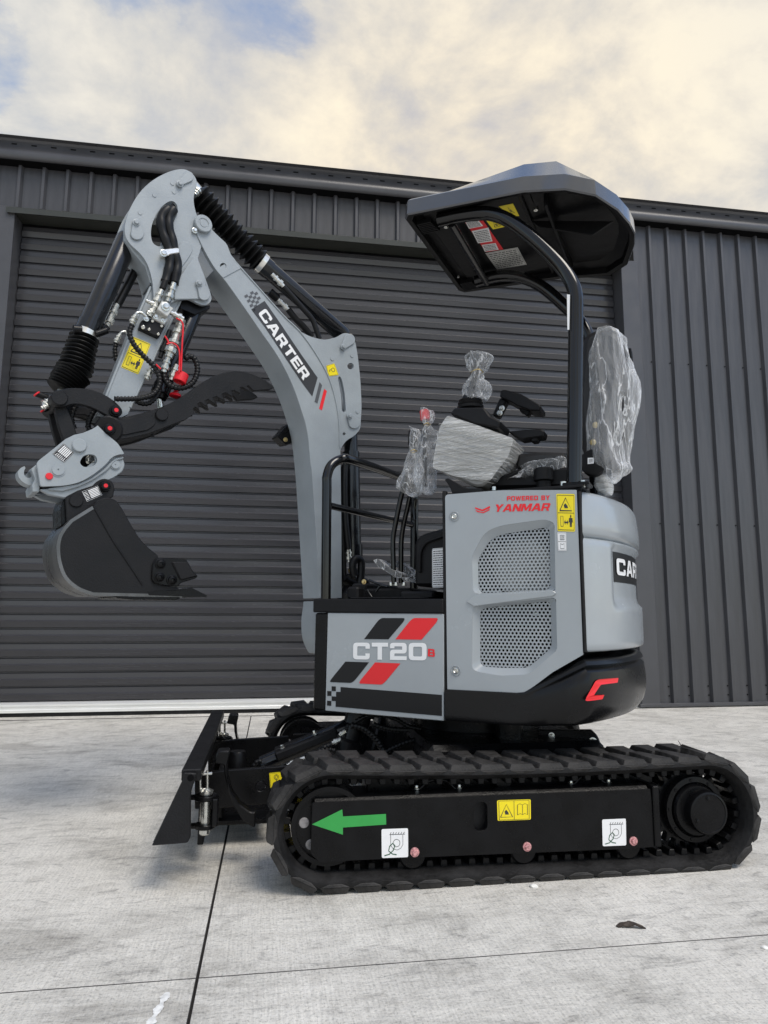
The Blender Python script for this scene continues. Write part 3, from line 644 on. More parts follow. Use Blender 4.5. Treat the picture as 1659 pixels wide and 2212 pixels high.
# ---- dozer blade
c_ = -.70
bl = plate('dozer_blade', UF, -.68, .60, [S('i', UF, -.70, x, y) for x, y in rp([(330, 592), (400, 597, 8), (372, 690, 60), (330, 800, 60), (240, 950, 80), (120, 1092), (98, 1098), (118, 1068), (215, 860, 60), (300, 700, 60)])], BLKM, EX)
ep = plate('blade_end_plate', UF, c_-.006, c_+.012, T('i', UF, c_, [(326, 592, 8), (412, 598, 10), (398, 660), (380, 705, 20), (372, 770), (372, 1040, 12), (350, 1082, 16), (100, 1102), (112, 1078), (318, 640)]), BLKM, bl)
plate('blade_end_plate', UF, .60, .615, T('i', UF, c_, [(326, 592), (412, 598), (380, 705), (372, 1040), (350, 1082), (100, 1102)]), BLKM, bl)
s_, z_ = S('i', UF, c_-.007, 371, 632); rod('pin_hole_plug', UF.w(s_, c_-.0075, z_), UF.w(s_, c_, z_), .010, VOID, bl, 16)
tp0 = S('i', UF, c_, 370, 592); box('blade_top_bar', UF, tp0[0]-.028, tp0[0]+.030, -.68, .60, tp0[1]-.03, tp0[1]+.004, BLKM, bl)
wm_bm = bmesh.new()
for k in range(14):
    t0 = k/14; a0 = (212+(312-212)*t0, 868-(868-690)*t0)
    s_, z_ = S('i', UF, c_, *a0); lathe_bm(UF.w(s_-.006, -.55+.09*k, z_), UF.w(s_-.006, -.49+.09*k, z_), [(0, .003), (.02, .005), (.05, .004)], 6, wm_bm)
wm_bm.free()
def hinge_pin(c_, dy=0, par=None):
    X = lambda x, y: P3('i', UF, -.62, x, y)+Vector((0, c_+.62, 0)); s_, _ = S('i', UF, -.62, 470, 800); ez = lambda y: S('i', UF, -.62, 470, y)[1]
    p = lathe('hinge_pin', UF.w(s_, c_, ez(1055)), UF.w(s_, c_, ez(1055)+1), [(0, .013), (.004, .016), (.008, .016), (ez(770)-ez(1055), .016), (ez(765)-ez(1055), .022), (ez(742)-ez(1055), .023), (ez(738)-ez(1055), .018), (ez(728)-ez(1055), .012)], CHROME, bl, 20)
    tube('pin_handle', [X(478, 735), X(440, 733), X(430, 728), X(431, 640), X(438, 627), X(515, 620)], .0045, CHROME, p, smooth=2)
    tube('pin_handle', [X(481, 738), X(481, 600)], .0045, CHROME, p, smooth=0)
    for y0, y1, w_ in ((772, 805, .048), (975, 1008, .042)): 
        rr_ = [(s_-w_+.012, c_), (s_+w_*.95, c_)]
        lathe('hinge_lug', UF.w(s_, c_, ez(y1)), UF.w(s_, c_, ez(y1)+1), [(0, w_*.72), (.002, w_*.76), (ez(y0)-ez(y1)-.002, w_*.76), (ez(y0)-ez(y1), w_*.72)], BLACK, bl, 24)
        box('hinge_web', UF, s_-.075, s_, c_-.018, c_+.025, ez(y1)+.003, ez(y0)-.003, BLACK, bl)
    box('hinge_barrel', UF, s_+.022, s_+.040, c_-.03, c_+.03, ez(985), ez(790), BLACK, bl)
hinge_pin(-.58); hinge_pin(.46)
def horn(c0, c1):
    pts = [(535, 530), (555, 452), (575, 443), (640, 443), (645, 470), (628, 540), (632, 640), (660, 735), (715, 820), (790, 872), (826, 870), (824, 975), (805, 980), (735, 930), (670, 830), (630, 720), (606, 600), (604, 540)]
    return plate('curved_guard', UF, c0, c1, [S('i', UF, -.52, x, y) for x, y in rp([(*p, 14) for p in pts], 3)], BLACK, bl, bev=.004)
horn(-.52, -.46); horn(.30, .37)
# blade arms, cross tube, ram guard
for c0, c1, nm in ((-.33, -.305, 1), (.27, .295, 0)):
    arm_ = plate('blade_arm', UF, c0, c1, [S('i', UF, -.33, x, y) for x, y in [(470, 600), (640, 578), (1100, 545), (1110, 800), (780, 822), (520, 850), (400, 850), (400, 640)]], BLACK, bl,
        holes=[circ(*S('i', UF, -.33, 862, 690), .017, 18)] if nm else ())
    if nm: A1 = arm_
box('blade_cross_plate', UF, -1.09, -1.07, -.45, .45, .06, .22, BLACK, bl); box('blade_floor', UF, -1.08, -.85, -.30, .27, .075, .09, BLACK, bl)
box('arm_cross_plate', UF, -1.05, -1.02, -.30, .27, .10, .22, BLACK, bl)
s_, z_ = S('i', UF, -.05, 700, 500); lathe('pivot_boss', UF.w(s_, -.10, z_-.09), UF.w(s_, -.10, z_+.05), [(0, .035), (.12, .035), (.13, .03)], BLACK, bl)
hook = BORDER+[[x] for x in ringq(circ(.5, .68, .17, 12), .03)]+[[x] for x in ringq([(.40, .68), (.5, .82), (.6, .68), (.5, .54)], .03)]+[[x] for x in stroke([(.50, .50), (.48, .40), (.60, .32), (.62, .22), (.52, .14), (.42, .18), (.38, .26)], .05)]
sticker('lifting_sticker', UF, -.3315, 'i', [(928, 702), (1020, 690), (920, 597), (1016, 588)], YEL, A1, hook)
gd = bmesh.new(); cg_ = -.16
gp = [S('i', UF, cg_, x, y) for x, y in [(955, 462), (1392, 290), (1408, 345), (975, 517)]]
plate('ram_guard', UF, cg_, cg_+.13, gp, DGR if False else PLAST, bl, bev=.006)
rod('blade_ram', P3('i', UF, cg_+.06, 860, 545), P3('i', UF, cg_+.06, 1500, 260), .032, CYL, EX)
for x, y in ((1014, 423), (1240, 322)): hexbolt('guard_bolt', P3('i', UF, cg_+.04, x, y+6), (-.3, 0, 1), .007, .016, CHROME, bl)
rod('grease_pipe', P3('i', UF, .3, 1090, 330), P3('i', UF, .3, 1230, 325), .005, BLACK, bl)
for pts, r_, m_ in (([(1045, 540), (1100, 525), (1180, 500), (1290, 440), (1370, 440), (1425, 490)], .011, HOSE), ([(1300, 420), (1380, 385), (1450, 340), (1490, 270), (1560, 225), (1650, 200)], .011, HOSE), ([(1400, 345), (1440, 320), (1490, 250), (1560, 215)], .009, HOSE), ([(810, 550), (840, 515), (870, 520)], .008, HOSE)):
    wraphose('hydraulic_hose', [P3('i', UF, cg_-.03, *p) for p in pts], r_, m_, EX)
for a_, b_ in (((1045, 545), (1170, 495)), ((1360, 388), (1420, 362)), ((1410, 335), (1455, 305))):
    p0, p1 = P3('i', UF, cg_-.035, *a_), P3('i', UF, cg_-.035, *b_); ln = (p1-p0).length
    lathe('hose_fitting', p0, p1, [(0, .008), (ln*.2, .008), (ln*.21, .012), (ln*.4, .012), (ln*.41, .010), (ln, .010)], CHROME, EX, 10)

# ================================================================== HOUSE
e = -.56
# floor platform
fl = plate('floor_platform', HF, e-.004, .55, [(-.473, .818), (.062, .816), (.062, .868), (-.473, .870)], PLAST, EX, bev=.004)
def z2(k, x, y, c=e): return S(k, HF, c, x, y)
sp_ = plate('side_panel', HF, e, e+.02, [z2('l', 262, 240), z2('l', 1362, 252), z2('l', 1364, 1265), z2('l', 238, 1168)], GREY, EX, bev=.002)
plate('corner_post', HF, e-.002, e+.05, [z2('l', 145, 240), z2('l', 258, 240), z2('l', 236, 1166), z2('l', 122, 1155)], BLACK, EX, bev=.006)
box('platform_chassis', HF, -.46, .40, e+.03, .52, .46, .81, VOID, EX)
D_ = e-.0012
dl = lambda pts, m, nm: decal(nm, [[T('l', HF, D_, pts)]], pl(HF, D_), m, sp_)
dl([(608, 489), (742, 310, 40), (775, 289, 14), (994, 290, 16), (985, 318, 20), (838, 491)], BLKD, 'black_stripe')
dl([(904, 491), (1045, 312, 40), (1080, 289, 14), (1308, 290, 16), (1298, 325, 20), (1152, 495)], RED, 'red_stripe')
dl([(430, 702), (654, 709), (520, 880, 40), (485, 905, 16), (282, 896, 16), (290, 875, 20)], BLKD, 'black_stripe')
dl([(712, 710), (952, 720), (812, 890, 40), (775, 921, 16), (560, 910, 16), (568, 885, 20)], RED, 'red_stripe')
dl([(384, 943), (1345, 1018), (1345, 1218), (338, 1130), (338, 1077), (300, 1074), (300, 1031), (342, 1034), (342, 988), (384, 990)], BLKD, 'black_band')
for pp in ([(300, 936), (339, 938), (339, 983), (300, 981)], [(258, 981), (298, 983), (298, 1028), (258, 1026)], [(256, 1073), (296, 1076), (296, 1122), (256, 1119)]): dl(pp, BLKD, 'checker_square')
letters('model_lettering', 'CT20', pl(HF, D_-.0004), z2('l', 504, 680), z2('l', 1202, 691), z2('l', 506, 522), WHITE, sp_, gap=.12)
letters('model_suffix', 'B', pl(HF, D_-.0004), z2('l', 1213, 652), z2('l', 1278, 658), z2('l', 1216, 580), RED, sp_)
# engine hood side with two vent openings
def V(pts, c=e, n=4): return T('h', HF, c, pts, n)
hood_out = V([(148, 145, 26), (560, 112, 60), (1118, 110, 8), (1165, 1325), (940, 1455), (780, 1575, 60), (700, 1618, 30), (200, 1598, 30), (165, 1590, 20)])
v1 = [(470, 470, 60), (560, 432, 40), (880, 383, 20), (908, 388, 20), (918, 825, 22), (890, 845, 15), (410, 870, 20), (384, 840, 20), (380, 620, 30)]
v2 = [(395, 1000, 30), (440, 978, 20), (900, 930, 20), (920, 945, 16), (925, 1275, 30), (750, 1425, 40), (560, 1425, 20), (420, 1415, 26), (396, 1390, 20)]
o1 = [(440, 420, 70), (560, 372, 60), (890, 325, 50), (955, 355, 30), (962, 850, 14), (930, 858, 10), (380, 880, 20), (352, 850, 20), (345, 600, 40)]
o2 = [(350, 975, 30), (400, 962, 20), (940, 905, 14), (966, 915, 10), (975, 1290, 30), (765, 1470, 40), (560, 1480, 30), (380, 1450, 30), (345, 1420, 20)]
hood = plate('engine_hood', HF, e, e+.025, hood_out, GREY, EX, holes=[V(o1), V(o2)], bev=.004)
def ringbm(pa, pb, ca, cb, name, m, par):
    A_ = rp(pa, 4); B_ = rp(pb, 4)
    bm = bmesh.new(); n = 96
    def resamp(P_):
        P_ = [Vector(p) for p in P_]; L_ = [(P_[i]-P_[i-1]).length for i in range(len(P_))]; tot = sum(L_); o = []
        cen = sum(P_, Vector((0, 0)))/len(P_)
        for k in range(n):
            a = -2*pi*k/n-pi*.75; d = Vector((cos(a), sin(a))); best = None
            for i in range(len(P_)):
                p, q_ = P_[i-1]-cen0, P_[i]-cen0; ee = q_-p; den = d.x*ee.y-d.y*ee.x
                if abs(den) < 1e-9: continue
                t = (p.x*ee.y-p.y*ee.x)/den; u = (p.x*d.y-p.y*d.x)/den
                if t > 0 and -1e-6 <= u <= 1+1e-6: best = t if best is None else max(best, t)
            o.append(cen0+d*best)
        return o
    cen0 = sum((Vector(p) for p in B_), Vector((0, 0)))/len(B_)
    ra = [bm.verts.new(HF.w(*(lambda s: (s[0], ca, s[1]))(S('h', HF, ca, *p)))) for p in resamp(A_)]
    rb = [bm.verts.new(HF.w(*(lambda s: (s[0], cb, s[1]))(S('h', HF, ca, *p)))) for p in resamp(B_)]
    for k in range(n): bm.faces.new((ra[k-1], ra[k], rb[k], rb[k-1]))
    return finish(bm, name, m, par, sharp=25)
ringbm(o1, v1, e+.002, e+.022, 'vent_surround', GREY, hood); ringbm(o2, v2, e+.002, e+.022, 'vent_surround', GREY, hood)
def inside(p, poly):
    r = False
    for i in range(len(poly)):
        a, b = poly[i-1], poly[i]
        if (a[1] > p[1]) != (b[1] > p[1]) and p[0] < (b[0]-a[0])*(p[1]-a[1])/(b[1]-a[1])+a[0]: r = not r
    return r
def grille(poly, name='vent_grille'):
    pts = [S('h', HF, e, *p) for p in rp(poly, 4)]; xs = [p[0] for p in pts]; zs = [p[1] for p in pts]
    sx = .0136; sz = sx*.866; bm = bmesh.new(); c = e+.023; cx0 = sum(xs)/len(xs); cz0 = sum(zs)/len(zs)
    for j in range(int((max(zs)-min(zs))/sz)+3):
        for i in range(int((max(xs)-min(xs))/sx)+3):
            X = min(xs)-sx+(i+.5*(j % 2))*sx; Z = min(zs)-sz+j*sz
            g = (cx0+(X-cx0)*.975, cz0+(Z-cz0)*.975)
            if not inside(g, pts): continue
            ho = [bm.verts.new(HF.w(X+sx/sqrt(3)*sin(k*pi/3)*1.0, c, Z+sx/sqrt(3)*cos(k*pi/3))) for k in range(6)]
            hi = [bm.verts.new(HF.w(X+.0047*sin(k*pi/3), c, Z+.0047*cos(k*pi/3))) for k in range(6)]
            hb = [bm.verts.new(HF.w(X+.0047*sin(k*pi/3), c+.003, Z+.0047*cos(k*pi/3))) for k in range(6)]
            for k in range(6): bm.faces.new((ho[k-1], ho[k], hi[k], hi[k-1])); bm.faces.new((hi[k-1], hi[k], hb[k], hb[k-1]))
    bmesh.ops.remove_doubles(bm, verts=bm.verts[:], dist=.0004)
    return finish(bm, name, GREY, hood, smooth=False)
grille(v1); grille(v2)
plate('vent_ridge', HF, e-.006, e+.006, V([(308, 935), (368, 890), (940, 850, 10), (972, 872, 10), (945, 892), (365, 968)]), GREY, hood, bev=.005)
s_, z_ = S('h', HF, e, 700, 680); fan = lathe('fan_shroud', HF.w(s_, e+.065, z_), HF.w(s_, e-1, z_), [(0, .105), (.02, .105), (.025, .097), (.012, .093), (.012, .055), (.024, .052), (.03, .0)], FANM, hood, 32)
box('radiator', HF, .17, .46, e+.10, e+.12, .62, 1.16, VOID, hood)
s_, z_ = S('h', HF, e, 690, 1120); box('silencer', HF, s_-.07, s_+.05, e+.06, e+.10, z_-.02, z_+.02, FANM, hood, bev=.01)
for x, y in ((500, 520), (470, 1080), (820, 1040), (500, 1380)): rod('engine_part', P3('h', HF, e+.05, x, y), P3('h', HF, e+.09, x, y), .012, FANM, hood, 10)
for x, y in ((216, 305), (227, 1443)):
    s_, z_ = S('h', HF, e-.001, x, y); lt = lathe('hood_latch', HF.w(s_, e+.004, z_), HF.w(s_, e-1, z_), [(0, .006), (.0045, .0165), (.006, .0185), (.007, .017), (.002, .013)], GREY, hood, 24, recalc=True)
    lathe('latch_key', HF.w(s_, e-.001, z_), HF.w(s_, e-1, z_), [(0, .010), (.004, .010), (.006, .007), (.004, .005), (.004, .0015)], CHROME, lt, 16)
plate('engine_bay', HF, e+.13, .40, [(.07, .56), (.52, .56), (.52, 1.236), (.07, 1.236)], VOID, EX)
plate('hood_edge_seal', HF, e+.006, e+.03, [(.058, .55), (.072, .55), (.072, 1.262), (.058, 1.262)], RUB, hood)
DD = e-.0012
letters('maker_lettering', 'POWERED BY', pl(HF, DD), z2('h', 605, 190), z2('h', 921, 184), z2('h', 605, 157), RED, hood, gap=.16)
letters('maker_lettering', 'YANMAR', pl(HF, DD), z2('h', 507, 272), z2('h', 915, 263), z2('h', 510, 218), RED, hood, gap=.06, shear=.22)
for a_ in ([(367, 237), (423, 255), (477, 228), (481, 242), (424, 268), (373, 250)], [(370, 257), (424, 275), (475, 250), (478, 258), (428, 282), (384, 272)]): decal('maker_emblem', [[T('h', HF, DD, [(*p, 3) for p in a_])]], pl(HF, DD), RED, hood)
sticker('warning_sticker', HF, DD, 'h', [(977, 414), (1107, 418), (967, 138), (1104, 140)], YEL, hood, BORDER+[[x] for x in stroke([(.06, .49), (.94, .49)], .014)]+tri_sign(.5, .72, .66, .34, .035)+warn_man(.08, .95, .06, .46))
sticker('maintenance_label', HF, DD, 'h', [(981, 560), (1044, 559), (975, 423), (1041, 424)], WHITE, hood, BORDER+[[x] for x in stroke([(.06, .5), (.94, .5)], .02)]+[[x] for x in ringq([(.3, .12), (.75, .12), (.75, .40), (.52, .34), (.3, .40)], .03)]+[[x] for x in ringq([(.3, .6), (.8, .6), (.8, .85), (.3, .85)], .03)]+textlines(3, .35, .75, .62, .82, 3))
# seam rubber
sa, za = z2('h', 1128, 105); sb, zb_ = z2('h', 1170, 1330)
# rear shell, swept round the tail
TA, TB, TS = .281, .64, .407       # tail curve: half ellipse in plan
def tail(c, off=0):
    t = asin(max(-1, min(1, c/TB))); n = Vector((cos(t)/TA, sin(t)/TB)).normalized(); return TS+TA*cos(t)+n.x*off, c+n.y*off
PHI0 = -.56; RT = 0
def shell(zs_off, phi0, phi1, n, name, m, par, R=RT, close=True, rf=None, th=.02):
    bm = bmesh.new(); G_ = []
    for i in range(n+1):
        ph = phi0+(phi1-phi0)*i/n; row = []
        for z, o_ in zs_off:
            r = R+o_+(rf(ph, z) if rf else 0); row.append(bm.verts.new(HF.w(*tail(ph, r), z)))
        G_.append(row)
    for a, b in zip(G_, G_[1:]):
        for k in range(len(a)-1): bm.faces.new((a[k], a[k+1], b[k+1], b[k]))
    return finish(bm, name, m, par, sharp=50)
def sm(x): x = max(0, min(1, x)); return x*x*(3-2*x)
def recess(ph, z):
    return -.020*sm((ph-(-.40))/.04)*sm((.40-ph)/.04)*sm((z-.845)/.02)*sm((1.067-z)/.027)
zs = [(.690, -.03), (.693, -.008), (.70, -.001)]+[(.72+.02*k, .0) for k in range(17)]+[(1.06, -.001), (1.068, -.006), (1.074, -.018)]
rear = shell(zs, PHI0+.008, -PHI0, 60, 'rear_hood', GREY, EX, rf=recess)
shell([(1.070, -.024), (1.080, -.006), (1.088, 0), (1.12, 0), (1.15, -.002), (1.19, -.006), (1.215, -.010), (1.228, -.018), (1.236, -.034), (1.240, -.06)], PHI0+.008, -PHI0, 60, 'rear_hood_lip', GREY, rear)
# cap and inner
bm = bmesh.new(); top = [(.06, -.545), (.53, -.545)]+[tail(-.545+1.09*k/30, -.045) for k in range(31)]+[(.53, .50), (.06, .50)]
vs = [bm.verts.new(HF.w(a, c, 1.238)) for a, c in top]; bm.faces.new(vs); lo = [bm.verts.new(HF.w(a, c, 1.20)) for a, c in top]
for k in range(len(vs)): bm.faces.new((vs[k-1], vs[k], lo[k], lo[k-1]))
finish(bm, 'hood_top', PLAST, EX)
tube('seam_rubber', [HF.w(sa+.004, e+.002, za-.008), HF.w(sa+.004, e+.002, (za+zb_)/2), HF.w(sa+.004, e+.002, .694)], .0055, RUB, EX, smooth=0)
plate('seam_backing', HF, e+.004, e+.03, [(sa-.01, .69), (sa+.008, .69), (sa+.008, 1.236), (sa-.01, 1.236)], VOID, EX, bev=0)
# far hood side
box('far_side_panel', HF, -.45, .55, .50, .54, .46, .81, GREY, EX).name = 'side_panel'
box('far_hood_panel', HF, .07, .55, .50, .54, .55, 1.236, GREY, EX).name = 'engine_hood'
# tail lettering
def cylmap(off=.0): return lambda ph, z: HF.w(*tail(ph, off+recess(ph, z)), z)
def cpx(k, x, y, R):
    r = ray(*q(k, x, y)); o_ = Vector((CAM[0]-HF.o[0], CAM[1]-HF.o[1])); d_ = Vector((r[0], r[1])); ex, ey = Vector(HF.ex), Vector(HF.ey)
    o = Vector(((o_.dot(ex)-TS)/(TA+R), o_.dot(ey)/(TB+R))); d = Vector((d_.dot(ex)/(TA+R), d_.dot(ey)/(TB+R))); a = d.dot(d); b = 2*o.dot(d); c = o.dot(o)-1; D = b*b-4*a*c
    t = (-b-sqrt(max(D, 0)))/(2*a); return (o.y+d.y*t)*TB, CAM[2]+r[2]*t
p_a, z_a = cpx('h', 1388, 565, RT-.02); p_b, z_b = cpx('h', 1392, 762, RT-.02)
z_b = z_a-.108; l0, l1 = cpx('h', 1412, 640, -.018)[0], cpx('h', 1482, 640, -.018)[0]; WT = -2*l0; W_ = -2*p_a
bm = bmesh.new(); n = 40; up_ = []; dn = []
for k in range(n+1):
    ph = p_a+W_*k/n; up_.append(bm.verts.new(cylmap(.0012)(ph, z_a))); dn.append(bm.verts.new(cylmap(.0012)(ph, z_b)))
for k in range(n): bm.faces.new((up_[k], up_[k+1], dn[k+1], dn[k]))
tb = finish(bm, 'tail_band', BLKD, rear, recalc=False)
hz0 = z_b+(z_a-z_b)*.24; hz1 = z_b+(z_a-z_b)*.80
letters('tail_lettering', 'CARTER', cylmap(.0045), (l0, hz0), (l0+WT, hz0), (l0, hz1), WHITE, tb, gap=.12)
# counterweight and side skirt
def zt_(s, ph):      # upper edge of the black moulding
    if s < .34: return .552
    if s < .545: return .552+(s-.34)/.205*.118
    return .672+.0*s
outl = []
for k in range(18): outl.append((.066+(.50-.066)*k/17, e-.006, 0, -1))
cx_, cy_ = .0, .0
for k in range(61):
    ph = -.545+1.09*k/60; x, y = tail(ph, -.002); x2, y2 = tail(ph, .998)
    outl.append((x, y, x2-x, y2-y))
fx = [p for p in outl]
bm = bmesh.new(); G_ = []
vv = [0, .03, .08, .2, .35, .5, .65, .80, .86, .90, .94, .97, 1]
def bulge(v, t):   # t: 0 at the front of the skirt, 1 round the tail
    side = .0 if v > .05 else -.004*(1-v/.05)
    tail = {0: -.12, .03: -.06, .08: -.028, .2: -.008, .35: .002, .5: .004, .65: .002, .80: -.002, .86: -.016, .90: -.004, .94: -.008, .97: -.014, 1: -.03}[v]
    return side*(1-t)+tail*t
for i, (x, y, nx, ny) in enumerate(fx):
    t = sm((x*1.0-.30)/.30) if y < 0 else sm((x-.30)/.30); z1 = zt_(x, 0); z0 = .446 if True else 0
    row = []
    for v in vv:
        b = bulge(v, t); row.append(bm.verts.new(HF.w(x+nx*b, y+ny*b, z0+(z1-z0)*v+.02*t*(1-v)*0)))
    G_.append(row)
for a, b in zip(G_, G_[1:]):
    for k in range(len(a)-1): bm.faces.new((a[k], a[k+1], b[k+1], b[k]))
cen = [bm.verts.new(HF.w(.1, 0, .446))]
for a, b in zip(G_, G_[1:]): bm.faces.new((a[0], b[0], cen[0]))
ct = [bm.verts.new(HF.w(.1, 0, .66))]
for a, b in zip(G_, G_[1:]): bm.faces.new((a[-1], b[-1], ct[0]))
cw = finish(bm, 'counterweight', CWT, EX, sharp=35)
def cwmap(ph, z):
    v = (z-.446)/(.672-.446); ks = vv; b = 0
    for a_, b_ in zip(ks, ks[1:]):
        if a_ <= v <= b_: f_ = (v-a_)/(b_-a_); b = bulge(a_, 1)*(1-f_)+bulge(b_, 1)*f_
    return HF.w(*tail(ph, -.002+max(b, -.008)+.004), z)
cl = [(1182, 1665, 8), (1190, 1640), (1262, 1520, 14), (1290, 1508, 8), (1437, 1497, 6), (1428, 1532, 6), (1300, 1548, 10), (1245, 1625, 6), (1325, 1622, 6), (1312, 1655, 6), (1205, 1668, 8)]
decal('tail_emblem', [[[cpx('h', x, y, .010) for x, y in rp(cl, 3)]]], cwmap, RED, cw)
# things on top of the hood
s_, z_ = S('f', HF, -.42, 1018, 1040); lathe('fuel_cap', HF.w(s_, -.42, 1.238), HF.w(s_, -.42, 2), [(0, .034), (.03, .034), (.032, .026), (.055, .026), (.06, .036), (.10, .036), (.105, .032)], PLAST, EX, 24)
plate('hood_bracket', HF, -.545, -.40, [S('f', HF, -.545, x, y) for x, y in rp([(418, 1005, 10), (440, 998, 10), (500, 1030, 10), (545, 1060, 20), (640, 1060), (640, 1085), (465, 1090), (450, 1050)])], PLAST, EX)
box('hood_sill', HF, .06, .56, -.55, .40, 1.240, 1.252, PLAST, EX)
for x, y, r_ in ((718, 1070, .008), (1137, 1040, .012), (1255, 1060, .008), (1195, 1058, .006)):
    s_, z_ = S('f', HF, -.52, x, y); rod('sill_bolt', HF.w(s_, -.52, 1.245), HF.w(s_, -.52, max(z_+.01, 1.27)), r_, CHROME, EX, 12)
for pts in ([(700, 1050), (760, 1015), (840, 1005), (880, 1030), (885, 1060)], [(1060, 1020), (1110, 1000), (1140, 960)]): tube('cable', [P3('f', HF, -.38, *p) for p in pts], .006, HOSE, EX)
# canopy posts (bent tube frame)
def rops(c, name):
    g = [(.03, 2.345), (.12, 2.352), (.20, 2.340), (.275, 2.305), (.345, 2.25), (.42, 2.165), (.49, 2.075), (.525, 2.0), (.535, 1.93), (.535, 1.8), (.532, 1.24)]
    return tube(name, [HF.w(a, c, z) for a, z in g], .027, BLKG, EX, seg=20)
rp1 = tube('canopy_post', [HF.w(*(lambda v: (v[0], -.50, v[1]))(S('e', HF, -.50, x, y))) for x, y in ((322, 447), (450, 418), (600, 400), (680, 410), (760, 442), (860, 510), (980, 612), (1100, 738), (1165, 840), (1188, 930), (1190, 1050), (1190, 1185))]+[HF.w(S('z', HF, -.50, 1240, 1050)[0], -.50, 1.24)], .0265, BLKG, EX, seg=20); rops(.02, 'canopy_post')
for c in (-.50, .02): box('post_foot', HF, .49, .58, c-.045, c+.045, 1.25, 1.262, BLACK, EX)
tube('cross_tube', [HF.w(.085, -.49, 2.345), HF.w(.08, .03, 2.335)], .017, BLKG, EX, smooth=0)
decal('post_sticker', [[[S('e', HF, -.5275, *p) for p in ((1134, 912), (1153, 914), (1149, 1136), (1137, 1136))]]], pl(HF, -.5275), WHITE, rp1)
box('post_brace', HF, .52, .70, -.03, .04, 1.86, 1.90, BLACK, EX)
# canopy roof: lofted rings in plan
Y0, Y1 = -.575, .165
def ring_pts(ins, zf):
    a0, a1 = -.092, .742; c0, c1 = Y0, Y1
    base = [(a0+.02, c0, 0), (a0, c0+.03, 0), (a0, -.2, 0), (a0, c1-.03, 0), (a0+.02, c1, 0), (.15, c1, 0), (.39, c1, 0), (.52, c1, 0), (.62, c1-.03, 0), (.70, c1-.14, 0), (a1, -.15, 0), (a1+.008, -.24, 0), (a1-.004, -.32, 0), (.705, -.42, 0), (.64, c0+.055, 0), (.54, c0+.01, 0), (.39, c0, 0), (.15, c0, 0)]
    mx_, my_ = .33, -.205; o = []
    for a, c, _ in base:
        fa = 1-ins/.42; fc = 1-ins/.37; o.append((mx_+(a-mx_)*fa, my_+(c-my_)*fc))
    return [(a, c, zf(a)) for a, c in o]
def zb0(a): return 2.374-.026*(a+.09)/.54 if a < .45 else 2.348-.24*(a-.45)
def zt0(a):
    if a < .39: return 2.470+.050*(a+.09)/.48
    if a < .52: return 2.520-.16*(a-.39)
    return 2.499-(a-.52)*.80
def loft(rings, name, m, par, capend=True, capstart=False, capz=None, **k):
    bm = bmesh.new(); R_ = [[bm.verts.new(HF.w(*p)) for p in r] for r in rings]
    for u, v in zip(R_, R_[1:]):
        for i in range(len(u)): bm.faces.new((u[i-1], u[i], v[i], v[i-1]))
    if capend:
        cp = bm.verts.new(sum((v.co for v in R_[-1]), Vector())/len(R_[-1]))
        if capz: cp.co = HF.w(.20, -.2, capz)
        for i in range(len(R_[-1])): bm.faces.new((R_[-1][i-1], R_[-1][i], cp))
    if capstart:
        cp = bm.verts.new(sum((v.co for v in R_[0]), Vector())/len(R_[0]))
        for i in range(len(R_[0])): bm.faces.new((R_[0][i-1], R_[0][i], cp))
    return finish(bm, name, m, par, **k)
can = loft([ring_pts(.004, zb0), ring_pts(0, lambda a: zb0(a)+.006), ring_pts(.004, lambda a: zb0(a)+.064), ring_pts(.011, lambda a: zb0(a)+.072), ring_pts(.085, lambda a: max(zt0(a), zb0(a)+.080)), ring_pts(.14, lambda a: max(zt0(a)+.004, zb0(a)+.084))], 'canopy_roof', CANO, EX, sharp=26)
loft([ring_pts(.0045, lambda a: zb0(a)+.0005), ring_pts(.022, lambda a: zb0(a)+.003), ring_pts(.024, lambda a: zb0(a)+.030), ring_pts(.06, lambda a: 2.394 if a < .42 else zb0(a)+.046)], 'canopy_liner', CANU, can, capz=2.396, sharp=25)
lz = 2.366
for s0, s1, c0, c1 in ((.36, .372, -.55, .14), (.45, .462, -.50, .10)): box('liner_rib', HF, s0, s1, c0, c1, lz+.004-(.05 if s0 > .4 else 0), 2.395, CANU, can)
plate('rear_rib', HF, -.33, -.32, [(.36, 2.38), (.68, 2.30), (.60, 2.26), (.40, 2.34)], CANU, can)
for c0 in (-.50, .06): 
    bmv = bmesh.new()
    for k in range(7): box_bm(HF, -.06, .00+.002*k, c0+.012*k, c0+.012*k+.006, lz+.002, lz+.02, bm=bmv)
    o = finish(bmv, 'liner_vent', CANU, can)
def under(name, pts, m, loops=None, z=lz+.012, ink=INK):
    P_ = [HF.pz(*q('e', *p), z)[:2] for p in pts]; BL, BR, TL, TR = [Vector(p) for p in P_]
    f = lambda u, v: tuple((BL*(1-u)+BR*u)*(1-v)+(TL*(1-u)+TR*u)*v)
    o = decal(name, [[[f(*p) for p in ((0, 0), (1, 0), (1, 1), (0, 1))]]], lambda a, b: HF.w(a, b, z), m, can)
    if loops: decal('printed_text', [[[f(*p) for p in lp] for lp in g] for g in loops], lambda a, b: HF.w(a, b, z-.0008), ink, o)
    return o
lzz = 2.384
plate('sticker_panel', HF, -.53, .10, [(-.02, 2.386), (.40, 2.386), (.40, 2.392), (-.02, 2.392)], CANU, can)
under('instruction_sticker', [(622, 645), (733, 628), (485, 450), (600, 440)], REDP, None, lzz)
under('instruction_sticker', [(515, 498), (605, 480), (492, 455), (572, 441)], WHITE, textlines(5, .08, .92, .08, .92, 4), lzz-.0012)
under('instruction_sticker', [(572, 590), (664, 577), (532, 512), (638, 490)], WHITE, textlines(7, .08, .92, .08, .92, 5), lzz-.0012)
